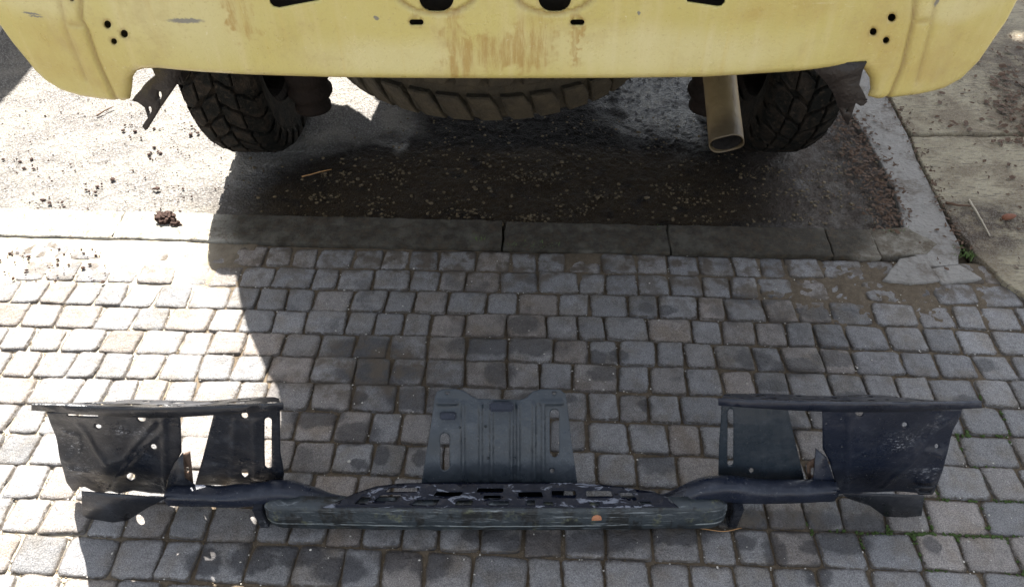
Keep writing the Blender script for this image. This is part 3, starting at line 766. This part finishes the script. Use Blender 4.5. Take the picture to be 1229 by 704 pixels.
o = plate_px('outer_plate', M_BLUE, fr,
    [(987, 489), (1154, 489), (1145, 520), (1134, 550), (1120, 590), (1098, 590), (1069, 591), (1040, 591), (1002, 592), (1001, 575), (995, 552), (988, 540)],
    [circ(1031.7, 496, 4.6), circ(1085, 508, 3), circ(1124.7, 536.6, 2.3)], (0, YP, .1), N0, step=.005)
shape(o, ridge_fn([[wz(1140, 500), wz(1100, 545), wz(1060, 585)], [wz(1020, 500), wz(1015, 585)], [wz(1112, 540), wz(1130, 545)]], base=dent(.012, 8, 0, 0)))
plate_px('bottom_lip', M_STEEL, fr, [(1095, 584), (1122, 583), (1119, 592.5), (1102, 592.5)], [slot(1102, 585.5, 1116, 590)], (0, YP - .012, .1), N0, .003)
plate_px('lower_gusset', M_STEEL, fr, [(1010, 591), (1109, 594), (1106, 618), (1087, 620), (1062, 619), (1044, 606), (1017, 597)], [], (0, .785, .02), (0, 1, 0), .002)
o = plate_px('inner_plate', M_GREY, fr, [(866, 484), (944, 484), (955, 532), (966, 578), (905, 577.5), (862, 569), (863, 530)],
    [slot(873, 490, 880, 558), circ(901.6, 563.5, 2.8)], (0, YP + .004, .1), (0, 1, -.12), step=.005)
shape(o, ridge_fn([[wz(915, 500), wz(918, 574)], [wz(928, 500), wz(934, 574)], [wz(941, 500), wz(949, 574)]], amp=.0025, base=dent(.004, 15, 0, 0)))
plate_px('side_flange', M_STEEL, fr, [(985, 492), (997, 492), (996, 550), (988, 541)], [], (0, YP - .006, .1), (-.35, 1, 0), .003)
plate_px('corner_plate', M_BLUE, fr, [(979, 538), (992, 549), (1001, 575), (1000, 601), (955, 601), (955, 583), (976, 574)], [], (0, .828, .1), N0, .004)
plate_px('corner_tab', M_RUST, fr, [(968, 556), (980, 548), (982, 582), (970, 582)], [slot(973, 560, 978, 570)], (0, .842, .1), N0, .003)

# slanting perforated flange along the top: falls away behind the plates
def flange(x0, x1, yfun, seed, nh, skip=0, xm=None):
    a = PY(x0, yfun(x0), YP - .004); b = PY(x1, yfun(x1), YP - .004); Lg = b.x - a.x; rr = random.Random(seed); W = .120
    sgn = 1 if seed == 1 else -1
    ol = [(0, .004), (.02, .016), (.06, .05) if seed == 1 else (.03, .07), (.07, .085) if seed == 1 else (.03, .105)]
    if seed == 1: ol = [(0, 0), (.004, .016), (.05, .03), (.09, .070), (.13, .112), (.19, .108), (.24, W), (Lg * .72, W - .012), (Lg * .8, W), (Lg - .055, W), (Lg - .04, .10), (Lg - .005, 0)]
    else: ol = [(.005, 0), (.04, .10), (.055, W), (Lg * .25, W), (Lg * .32, W - .014), (Lg * .62, W), (Lg - .13, .112), (Lg - .09, .070), (Lg - .05, .03), (Lg - .004, .016), (Lg, 0)]
    hs = []
    for k in range(nh):
        xc = (k + .5) / nh * Lg; w = rr.uniform(.012, .026)
        if .1 < xc < Lg - .1 or True:
            if (seed == 1 and xc > .10) or (seed != 1 and xc < Lg - .10):
                hs.append(slot(xc - w, .028, xc + w, .028 + rr.uniform(.012, .02)))
                if k % 2 == 0: hs.append(circ(xc + .005, .082, rr.uniform(.006, .009)))
                else: hs.append(slot(xc - .014, .074, xc + .012, .090))
    me = sheet([ol] + hs, .002, .008)
    def f(c):
        s_ = c.y; x = a.x + c.x; t = c.x / Lg; z0 = a.z + (b.z - a.z) * t + PY(x0 + (x1 - x0) * t, yfun(x0 + (x1 - x0) * t), YP).z - (PY(x0, yfun(x0), YP).z * (1 - t) + PY(x1, yfun(x1), YP).z * t)
        wv = .0025 * math.sin(x * 34 + seed)
        return Vector((x, YP - .004 + s_ * .69, z0 - s_ * .722 + c.z + wv))
    top = me; 
    # subdivide so it can wave
    o = link('top_flange', me, M_BLUE if seed != 1 else M_STEEL, fr); warp(o.data, f)
    # folded front lip, a sub-part
    lp = [(x0 + (x1 - x0) * k / 14, yfun(x0 + (x1 - x0) * k / 14) - .5) for k in range(15)]
    lw = lambda x: 7 + 4 * math.sin((x - x0) / (x1 - x0) * math.pi) 
    poly = [(x, y) for x, y in lp] + [(x, y + lw(x)) for x, y in lp[::-1]]
    n = Vector(N0); p0 = Vector((0, YP - .005, .1))
    me2 = sheet([[(PP(q_[0], q_[1], p0, n).x, PP(q_[0], q_[1], p0, n).z) for q_ in poly]], .003, .02)
    warp(me2, lambda c: Vector((c.x, YP - .005 + c.z, c.y)))
    l = link('front_lip', me2, M_STEEL if seed == 1 else M_BLUE); l.parent = o; l.matrix_parent_inverse = fr.matrix_world.inverted() @ Matrix() ; l.matrix_parent_inverse = Matrix()
    return o
fl = lambda x: float(np.interp(x, [38, 80, 150, 200, 260, 340], [485, 486, 489.5, 490, 487.5, 484]))
frr = lambda x: float(np.interp(x, [862, 920, 1000, 1100, 1178], [479, 481, 483, 483.5, 482]))
flange(38, 340, fl, 1, 7); flange(862, 1178, frr, 2, 7)

# centre plate, leaning back
pc = Vector((0, .862, .085)); nc = Vector((0, -.135, .10)).normalized(); nc = Vector((0, -.80, .60))
def cp(px, py): return PP(px, py, pc, nc)
ol = [(506, 579), (511, 545), (514, 530), (522, 476), (524, 470), (530, 467), (545, 466), (556, 468), (565, 474), (573, 478), (600, 479), (625, 479), (632, 476), (640, 469), (650, 466.5), (672, 467), (679, 473), (681, 486), (686, 530), (693, 579)]
o = plate_px('centre_plate', M_GREY, fr, ol, [slot(528.5, 519, 539.5, 564), slot(660, 491, 671, 548), circ(662.5, 564, 2.6), circ(537, 471.6, 2.2, 1.6), circ(665, 471.8, 2.4, 1.8), slot(531, 496, 545, 502)], pc, nc, .0025, step=.0035)
def cl(x, a=484, b=574): return [(cp(x, a).x, cp(x, a).z), (cp(x, b).x, cp(x, b).z)]
ridges = [cl(x) for x in (556, 577, 590, 614, 622, 641, 652)]
hb = [[(cp(526, 482).x, cp(526, 482).z), (cp(548, 482).x, cp(548, 482).z)], [(cp(650, 482).x, cp(650, 482).z), (cp(674, 482).x, cp(674, 482).z)]]
shape(o, ridge_fn(ridges + hb, n=Vector((0, -.80, .60)), amp=.0065, w=.0034, base=lambda p: p + Vector((0, -.8, .6)) * .003 * fb(p.x * 9, p.z * 9, 2, 2)))
tb = [warp(box_me(-.026, .026, -.010, .010, -.012, .012, .004), lambda c, p=cp(602, 487): Matrix.Rotation(R(35), 3, 'X') @ c + p + Vector((0, -.006, .005))),
      warp(box_me(-.017, .017, -.008, .008, -.006, .006, .003), lambda c, p=cp(538, 498): Matrix.Rotation(R(35), 3, 'X') @ c + p + Vector((0, -.004, .002)))]
for m_ in tb:
    t = link('clip_housing', m_, M_BLUE); t.parent = o; t.matrix_parent_inverse = Matrix()

for px_, py_ in [(552, 512), (583, 511), (616, 511), (652, 511), (586, 549), (617, 549), (651, 549)]:
    c_ = cp(px_, py_); bm = bmesh.new(); bmesh.ops.create_uvsphere(bm, u_segments=10, v_segments=6, radius=.0028); m_ = bpy.data.meshes.new('w'); bm.to_mesh(m_); bm.free()
    w_ = link('rivet', warp(m_, lambda q_: q_ + c_ + Vector((0, -.002, .002))), M_RAIL, None, True); w_.parent = o; w_.matrix_parent_inverse = Matrix()
# front rail: folded, bulging profile
x0, x1 = -.512, .445
prof = [(.840, .016), (.792, .004), (.777, .006), (.768, .022), (.766, .045), (.769, .062), (.774, .070), (.774, .080), (.780, .088), (.800, .091)]
V, Fc = [], []; nx = 90
for i in range(nx):
    t = i / (nx - 1); x = x0 + (x1 - x0) * t
    e = min(t, 1 - t) * 30; k = 1 - .35 * max(0, 1 - e) ** 2; bow = .006 * (1 - ((t - .5) * 2) ** 2)
    for (y, z) in prof:
        V.append((x, .80 + (y - .80) * k - bow + .0018 * fb(x * 14, z * 60, 2), .045 + (z - .045) * k + .0015 * fb(x * 9, y * 30, 7)))
m = len(prof)
for i in range(nx - 1):
    for j in range(m - 1): a = i * m + j; Fc.append((a, a + 1, a + m + 1, a + m))
Fc.append(tuple(range(m))); Fc.append(tuple((nx - 1) * m + j for j in range(m))[::-1])
o = link('front_rail', mesh('r', V, Fc), M_RAIL, fr, smooth=True); md = o.modifiers.new('s', 'SOLIDIFY'); md.thickness = .0025
bm = bmesh.new(); c = PY(716, 622, .764); bmesh.ops.create_cone(bm, cap_ends=True, segments=24, radius1=.0115, radius2=.010, depth=.005)
me = bpy.data.meshes.new('d'); bm.to_mesh(me); bm.free(); warp(me, lambda q_: Vector((q_.x, -q_.z, q_.y)) + c)
pl = link('plug', me, m_plain('orange_rust', (.36, .15, .075), (.48, .22, .12), 90, .8, .002)); pl.parent = o; pl.matrix_parent_inverse = Matrix()

# perforated top of the beam
nb = Vector((0, -.22, 1)).normalized(); pb = Vector((0, .785, .098))
rr = random.Random(5)
hs = [[(448, 601), (474, 601), (483, 593), (458, 593)], [(426, 604), (440, 604), (446, 596), (434, 596)], [(462, 590), (500, 590), (504, 585), (468, 585)], [(493, 606), (522, 606), (528, 599), (500, 599)],
      [(520, 595), (552, 595), (556, 590), (524, 590)], [(545, 606), (566, 606), (568, 600), (549, 600)], [(572, 590), (604, 590), (604, 585.5), (574, 585.5)], [(586, 606), (610, 606), (611, 601), (588, 601)],
      [(580, 598.5), (600, 598.5), (601, 594), (581, 594)], [(622, 596), (652, 596), (650, 590), (622, 590)], [(632, 606), (642, 606), (642, 600), (632, 600)], [(662, 594), (692, 594), (690, 588.5), (662, 588.5)],
      [(652, 606), (664, 606), (663, 602), (652, 602)], [(704, 595.5), (736, 595.5), (733, 588.5), (703, 588.5)], [(708, 606), (720, 606), (719, 602), (707, 602)], [(746, 597), (762, 597), (758, 590.5), (744, 590.5)], [(769, 605), (782, 605), (780, 601.5), (767, 601.5)]]
def rnd_poly(P, r=.28):
    out = []
    for i in range(len(P)):
        a, b, c_ = P[i - 1], P[i], P[(i + 1) % len(P)]
        for t in (r, r * .35): out.append((b[0] + (a[0] - b[0]) * t, b[1] + (a[1] - b[1]) * t))
        for t in (r * .35, r): out.append((b[0] + (c_[0] - b[0]) * t, b[1] + (c_[1] - b[1]) * t))
    return out
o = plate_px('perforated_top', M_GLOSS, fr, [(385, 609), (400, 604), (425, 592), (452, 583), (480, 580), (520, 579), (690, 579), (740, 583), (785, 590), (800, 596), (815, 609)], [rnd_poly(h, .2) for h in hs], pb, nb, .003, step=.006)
def dz(p): return Vector((p.x, p.y, p.z + .0018 * fb(p.x * 14, p.y * 20, 3, 2)))
shape(o, dz)
link('slot_shade_sheet', box_me(-.40, .34, .782, .832, .030, .034, .001), M_SOOT, fr)  # added dark sheet standing in for the shade under the slots
link('inner_web', box_me(-.20, .11, .826, .830, .01, .08, .001), M_STEEL, fr)

# side arms
def P3(px, py, Y): return PY(px, py, Y)
def arm(path, nm):
    pts = spl([(*P3(px, py, Y), ra, rb) for px, py, Y, ra, rb in path], 6)
    me = loft([q_[:3] for q_ in pts], [(q_[3], q_[4]) for q_ in pts], 18, True, 3.0)
    o = link(nm, me, M_BLUE, fr, smooth=True); warp(o.data, lambda c: c + Vector((0, .002 * fb(c.x * 16, c.z * 16, 1), .0025 * fb(c.x * 16, c.y * 20, 5))))
arm([(203, 594, .815, .018, .022), (240, 595, .812, .020, .022), (300, 594, .81, .021, .022), (340, 591, .812, .022, .028), (372, 596, .812, .021, .022), (402, 603, .808, .018, .013), (436, 606, .80, .014, .006)], 'side_arm')
arm([(1001, 588, .815, .018, .026), (960, 589, .812, .020, .026), (900, 589, .81, .021, .027), (866, 586, .812, .022, .032), (836, 590, .812, .021, .024), (806, 600, .808, .018, .014), (775, 605, .80, .014, .006)], 'side_arm')
for px in (321, 876):
    p = PY(px, 620, .80)
    link('foot', box_me(p.x - .010, p.x + .010, .775, .83, .0, .075, .002), M_STEEL, fr)

# ------------------------------------------------------------------ small things on the ground
def blobmesh(c, r, seed, sq=(1, 1, .6), amp=.35, sub=3, fr_=2.2):
    bm = bmesh.new(); bmesh.ops.create_icosphere(bm, subdivisions=sub, radius=1)
    for v in bm.verts:
        d = 1 + amp * fb(v.co.x * fr_ + seed, v.co.y * fr_, v.co.z * fr_, 4)
        v.co = Vector(c) + Vector((v.co.x * sq[0], v.co.y * sq[1], v.co.z * sq[2])) * d * r
    me = bpy.data.meshes.new('b'); bm.to_mesh(me); bm.free(); return me
M_MUD = m_plain('dark_mud', (.018, .008, .006), (.06, .032, .022), 60, .85, .008)
c = G(201, 267)
mm = [blobmesh(c + Vector((0, 0, .018)), .024, 1, (1.15, 1, .6), .5, 4, 3.5), blobmesh(c + Vector((.035, -.022, .016)), .012, 2, (1.3, .8, .6), .7), blobmesh(c + Vector((-.02, .02, .016)), .012, 5, (1.3, .8, .6), .8)]
tag(link('mud_clod', join_me('m', mm), M_MUD), 'crumbly dark reddish mud clod lying on the sunlit kerb stone', 'mud clod')

def twig(name, pts, r, mat, label):
    P = spl([tuple(p) for p in pts], 4)
    P = [Vector(p) + Vector((0, 0, .0015 * fb(p[0] * 60, p[1] * 60, 1))) for p in P]
    o = link(name, loft(P, [r * (1 - .5 * i / len(P)) for i in range(len(P))], 7), mat, None, True)
    return tag(o, label, 'twig')
M_TWIG = m_plain('pale_dry_twig', (.30, .26, .20), (.45, .40, .31), 90, .8, .002)
M_TWIGD = m_plain('brown_twig', (.07, .04, .025), (.13, .08, .05), 90, .8, .002)
M_STRAW = m_plain('orange_straw', (.30, .15, .06), (.42, .24, .10), 90, .7, .001)
twig('twig', [G(1163, 240, .016), G(1172, 254, .022), G(1180, 268, .020), G(1188, 283, .016)], .0035, M_TWIG, 'pale bent dry twig lying on the concrete slab at right')
twig('twig', [G(1135, 243, .015), G(1150, 246, .02), G(1166, 247, .016)], .0045, M_TWIGD, 'short brown twig lying beside the pale twig on the concrete')
twig('twig', [G(840, 633, .006), G(868, 637, .010), G(890, 633, .006)], .0012, M_STRAW, 'thin orange straw curving out from under the right foot of the bumper support')
twig('twig', [G(116, 139, .008), G(127, 132, .012), G(136, 128, .01)], .003, M_TWIGD, 'small dark twig on sunlit asphalt just below the left corner of the yellow panel')
twig('twig', [G(362, 212, .008), G(385, 206, .012), G(398, 203, .01)], .0022, M_STRAW, 'thin straw on the wet shaded ground below the left rear tyre')
def pod(c, r, L, ang, mat):
    d = Vector((math.cos(ang), math.sin(ang), 0)); pts = [Vector(c) + d * L * (t - .5) for t in (0, .08, .3, .6, .85, 1)]
    return loft(pts, [r * k for k in (.3, .75, 1, .95, .7, .3)], 14)
M_POD = m_plain('red_brown_bark', (.12, .045, .025), (.22, .09, .05), 70, .7, .004)
tag(link('bark_piece', pod(G(1211, 260, .024), .010, .046, .2, M_POD), M_POD, None, True), 'small reddish brown curled bark piece on the concrete slab near the right border', 'bark piece')

def scatter(name, mat, pts, fn, kind='stuff'):
    V, Fc = [], []
    for p in pts:
        v, f = fn(p); b = len(V); V += v; Fc += [tuple(i + b for i in q_) for q_ in f]
    return tag(link(name, mesh(name, V, Fc), mat), kind=kind)
def peb(p):
    x, y, z, r = p; v = []; a0 = rnd.uniform(0, 6); sx, sy = rnd.uniform(.7, 1.3), rnd.uniform(.7, 1.2)
    for (rr_, zz) in ((.65, -.3), (1, .15), (.7, .6)):
        for k in range(6):
            a = a0 + k * math.pi / 3; q_ = rnd.uniform(.8, 1.15)
            v.append((x + r * rr_ * sx * q_ * math.cos(a), y + r * rr_ * sy * q_ * math.sin(a), z + r * zz * rnd.uniform(.8, 1.1)))
    f = [(l * 6 + k, l * 6 + (k + 1) % 6, l * 6 + 6 + (k + 1) % 6, l * 6 + 6 + k) for l in (0, 1) for k in range(6)] + [tuple(12 + k for k in range(6))]
    return v, f
def leaf(p):
    x, y, z, r = p; a = rnd.uniform(0, 6.3); w = rnd.uniform(.25, .6); t = rnd.uniform(-.5, .5); cu = rnd.uniform(.1, .6)
    d = Vector((math.cos(a), math.sin(a), t * .5)); s_ = Vector((-math.sin(a), math.cos(a), rnd.uniform(-.4, .4))); o_ = Vector((x, y, z))
    v = [o_ - d * r, o_ - d * r * .3 + s_ * r * w + Vector((0, 0, cu * r * .5)), o_ - d * r * .3 - s_ * r * w + Vector((0, 0, cu * r * .4)), o_ + d * r * .5 + s_ * r * w * .8, o_ + d * r * .5 - s_ * r * w * .8, o_ + d * r + Vector((0, 0, cu * r * .6))]
    return [tuple(q_) for q_ in v], [(0, 2, 1), (1, 2, 4, 3), (3, 4, 5)]
def pix(n, x0, y0, x1, y1, z, rmin, rmax, pw=2.0):
    out = []
    for _ in range(n):
        p = G(rnd.uniform(x0, x1), rnd.uniform(y0, y1)); out.append((p.x, p.y, z, rmin + (rmax - rmin) * rnd.random() ** pw))
    return out
M_PEBL = m_plain('tan_pebbles', (.012, .008, .005), (.17, .125, .065), 150, .6, .001)
M_PEBW = m_plain('white_grit', (.35, .33, .29), (.55, .52, .46), 60, .7, 0)
M_LEAF = m_plain('dead_leaf_litter', (.03, .018, .012), (.12, .07, .04), 40, .8, .002)
scatter('gravel', M_PEBL, pix(900, 290, 190, 1040, 282, .004, .0012, .0075, 4) + [q_ for _ in range(40) for bx, by in [(rnd.uniform(330, 1000), rnd.uniform(205, 276))] for q_ in pix(26, bx - 22, by - 5, bx + 22, by + 5, .004, .0012, .006, 3)] + pix(250, 420, 140, 900, 200, .004, .002, .006) + pix(60, 980, 150, 1060, 280, .006, .003, .008), peb)
scatter('dark_grit', M_MUD, pix(500, -60, 118, 275, 262, .003, .001, .004, 3) + [q_ for bx, by in [(170, 160), (205, 230), (190, 185), (60, 250), (120, 225), (230, 160), (30, 200)] for q_ in pix(22, bx - 26, by - 9, bx + 26, by + 9, .004, .0012, .008, 3.5)] + pix(60, 0, 300, 130, 340, .004, .002, .006), peb)
scatter('pale_grit', M_PEBW, pix(260, 280, 300, 1229, 704, .001, .0009, .0026, 2.5) + pix(16, 300, 320, 1229, 704, .003, .002, .0042, 1.5), peb)
jg, jb = [], []
for (x, y, k) in JP:
    if .5 < y < 1.62 and abs(x) < 1.5:
        if rnd.random() < .030: jg.append((x + rnd.gauss(0, .004), y + rnd.gauss(0, .004), -.003, rnd.uniform(.0008, .0024)))
        if rnd.random() < .35: jb.append((x + rnd.gauss(0, .0035), y + rnd.gauss(0, .0035), -.0065, rnd.uniform(.0008, .0026)))
scatter('joint_grit', M_PEBW, jg, peb)
scatter('joint_crumbs', m_plain('sandy_crumbs', (.05, .035, .022), (.20, .155, .10), 90, .9, 0), jb, peb)
lf = []
for k in range(760):
    t = rnd.random(); x = 1012 + 58 * t + rnd.gauss(0, 15); y = 140 + 132 * t + rnd.gauss(0, 11); p = G(x, y); lf.append((p.x, p.y, .008 + .01 * rnd.random(), rnd.uniform(.002, .012)))
for k in range(160):
    t = rnd.random(); i = min(int(t * 6), 5); a, b = gr[i], gr[i + 1]; x = a[0] + (b[0] - a[0]) * (t * 6 - i) + rnd.gauss(4, 6); y = a[1] + (b[1] - a[1]) * (t * 6 - i) + rnd.gauss(0, 5); p = G(x, y); lf.append((p.x, p.y, .012, rnd.uniform(.003, .010)))
for k in range(170):
    x = rnd.uniform(1100, 1300); y = rnd.uniform(60, 330); p = G(x, y); lf.append((p.x, p.y, .016, rnd.uniform(.002, .009)))
for k in range(420):
    x = 1229 + rnd.gauss(10, 38); y = 60 + (x - 1150) * .9 * 0 + rnd.gauss(60, 34); p = G(x, y); lf.append((p.x, p.y, .018, rnd.uniform(.005, .020)))
scatter('leaf_litter', M_LEAF, lf, leaf)
# moss and grass growing in the joints on the right
M_MOSS = m_plain('green_moss', (.025, .045, .010), (.055, .09, .02), 60, .9, .003)
def pxof(x, y):
    d = Vector((x, y, -H)); dep = d.y * ct - d.z * st; return CX + F * x / dep, CY - F * (d.y * st + d.z * ct) / dep
JPX = [(x, y, k, *pxof(x, y)) for x, y, k in JP if .55 < y < 1.75 and abs(x) < 1.6]
ms = []
def mossy(pts, rad, prob):
    for (x, y, k, px, py) in JPX:
        d = min(seg_d(px, py, a, b) for a, b in zip(pts[:-1], pts[1:]))
        if d < rad and rnd.random() < prob * (1 - d / rad) + .1 and fb(x * 25, y * 25, 2) > -.25:
            for _ in range(4): ms.append((x + rnd.gauss(0, .002), y + rnd.gauss(0, .002), -.0045 + .003 * rnd.random(), rnd.uniform(.0012, .0034)))
mossy([(1180, 486), (1195, 525)], 20, .9); mossy([(1165, 520), (1184, 556)], 18, .9); mossy([(1040, 636), (1110, 640), (1229, 637)], 14, .8)
mossy([(1094, 602), (1130, 690)], 18, .7); mossy([(1210, 596), (1229, 610)], 20, .7); mossy([(1150, 600), (1229, 704)], 30, .25); mossy([(985, 625), (1030, 660)], 20, .3)
tag(scatter('moss', M_MOSS, ms, peb), kind='stuff')
M_GRASS = m_plain('grass_blades', (.05, .10, .02), (.12, .17, .05), 60, .7, 0)
def blade(p):
    x, y, z, h = p; a = rnd.uniform(0, 6.3); l = rnd.uniform(.3, 1.2) * h; dx, dy = math.cos(a) * l, math.sin(a) * l; w = .0012; px, py = -math.sin(a) * w, math.cos(a) * w
    return [(x - px, y - py, z), (x + px, y + py, z), (x + dx * .5 + px * .7, y + dy * .5 + py * .7, z + h * .7), (x + dx * .5 - px * .7, y + dy * .5 - py * .7, z + h * .7), (x + dx, y + dy, z + h)], [(0, 1, 2, 3), (3, 2, 4)]
gp = []
for (x, y, n_, w, h) in [(575, 290, 26, 6, .02), (628, 298, 26, 14, .018), (665, 296, 18, 12, .018), (1072, 281, 60, 7, .014), (1163, 308, 60, 7, .014), (790, 276, 12, 5, .015), (1150, 300, 30, 5, .012)]:
    for k in range(n_):
        p = G(x + rnd.gauss(0, w), y + rnd.gauss(0, 2)); gp.append((p.x, p.y, .0, h * rnd.uniform(.5, 1.2)))
scatter('grass', M_GRASS, gp, blade)

# ------------------------------------------------------------------ surroundings beyond the frame: tree that shades the right, wall that shades the left
M_BARK = m_plain('bark', (.06, .045, .03), (.13, .10, .07), 20, .9, .01)
M_FOL = m_plain('foliage', (.035, .07, .015), (.08, .13, .03), 6, .6, 0)
tr = empty('broadleaf_tree', (3.2, 6.2, 0)); tag(tr, 'leafy tree beyond the vehicle that shades the right side of the yard', 'tree')
link('trunk', join_me('t', [loft([(3.2, 6.2, -.05), (3.0, 6.1, 1.4), (2.4, 5.8, 3.0), (1.4, 5.4, 4.6)], [.2, .15, .11, .05], 12)] +
     [loft([(2.4, 5.8, 3.0), (1.4 + rnd.uniform(-1, .6), 5.2 + rnd.uniform(-1.2, 1.2), 4.6 + rnd.uniform(-.4, .8))], [.06, .015], 8) for _ in range(10)]), M_BARK, tr)
V, Fc = [], []
rl = random.Random(3)
def add_leaf(c, r):
    a = Vector((rl.gauss(0, 1), rl.gauss(0, 1), rl.gauss(0, .5))).normalized(); b = a.cross(Vector((rl.gauss(0, .4), rl.gauss(0, .4), 1))).normalized()
    k = len(V); V.extend([c - a * r, c - b * r * .5, c + a * r, c + b * r * .5]); Fc.append((k, k + 1, k + 2, k + 3))
# crown measured by the shade it throws on the ground
n_ = 0
while n_ < 15000:
    gx = rl.uniform(.70, 2.6); gy = rl.uniform(.3, 4.4); z = rl.uniform(4.0, 5.6)
    edge = 1.97 - .16 * max(0, gy - 2.55) + .16 * fb(gx * 4, gy * 4, 1)
    d = (edge - gx) / .25
    if rl.random() > min(1, max(.05, d)): continue
    if gx < .9 and fb(gx * 4, gy * 4, 9) < 0: continue
    add_leaf(Vector((gx - kx * z, gy + ky * z, z)), rl.uniform(.05, .13)); n_ += 1
link('crown', mesh('c', V, Fc), M_FOL, tr)
M_WALL = m_plain('rendered_wall', (.45, .42, .36), (.55, .52, .45), 4, .9, .003)
wl = link('garden_wall', box_me(-2.55, -2.15, 1.9, 9, -.05, 2.0, .01), M_WALL)
tag(wl, 'pale rendered garden wall running along the left side of the yard', 'wall')
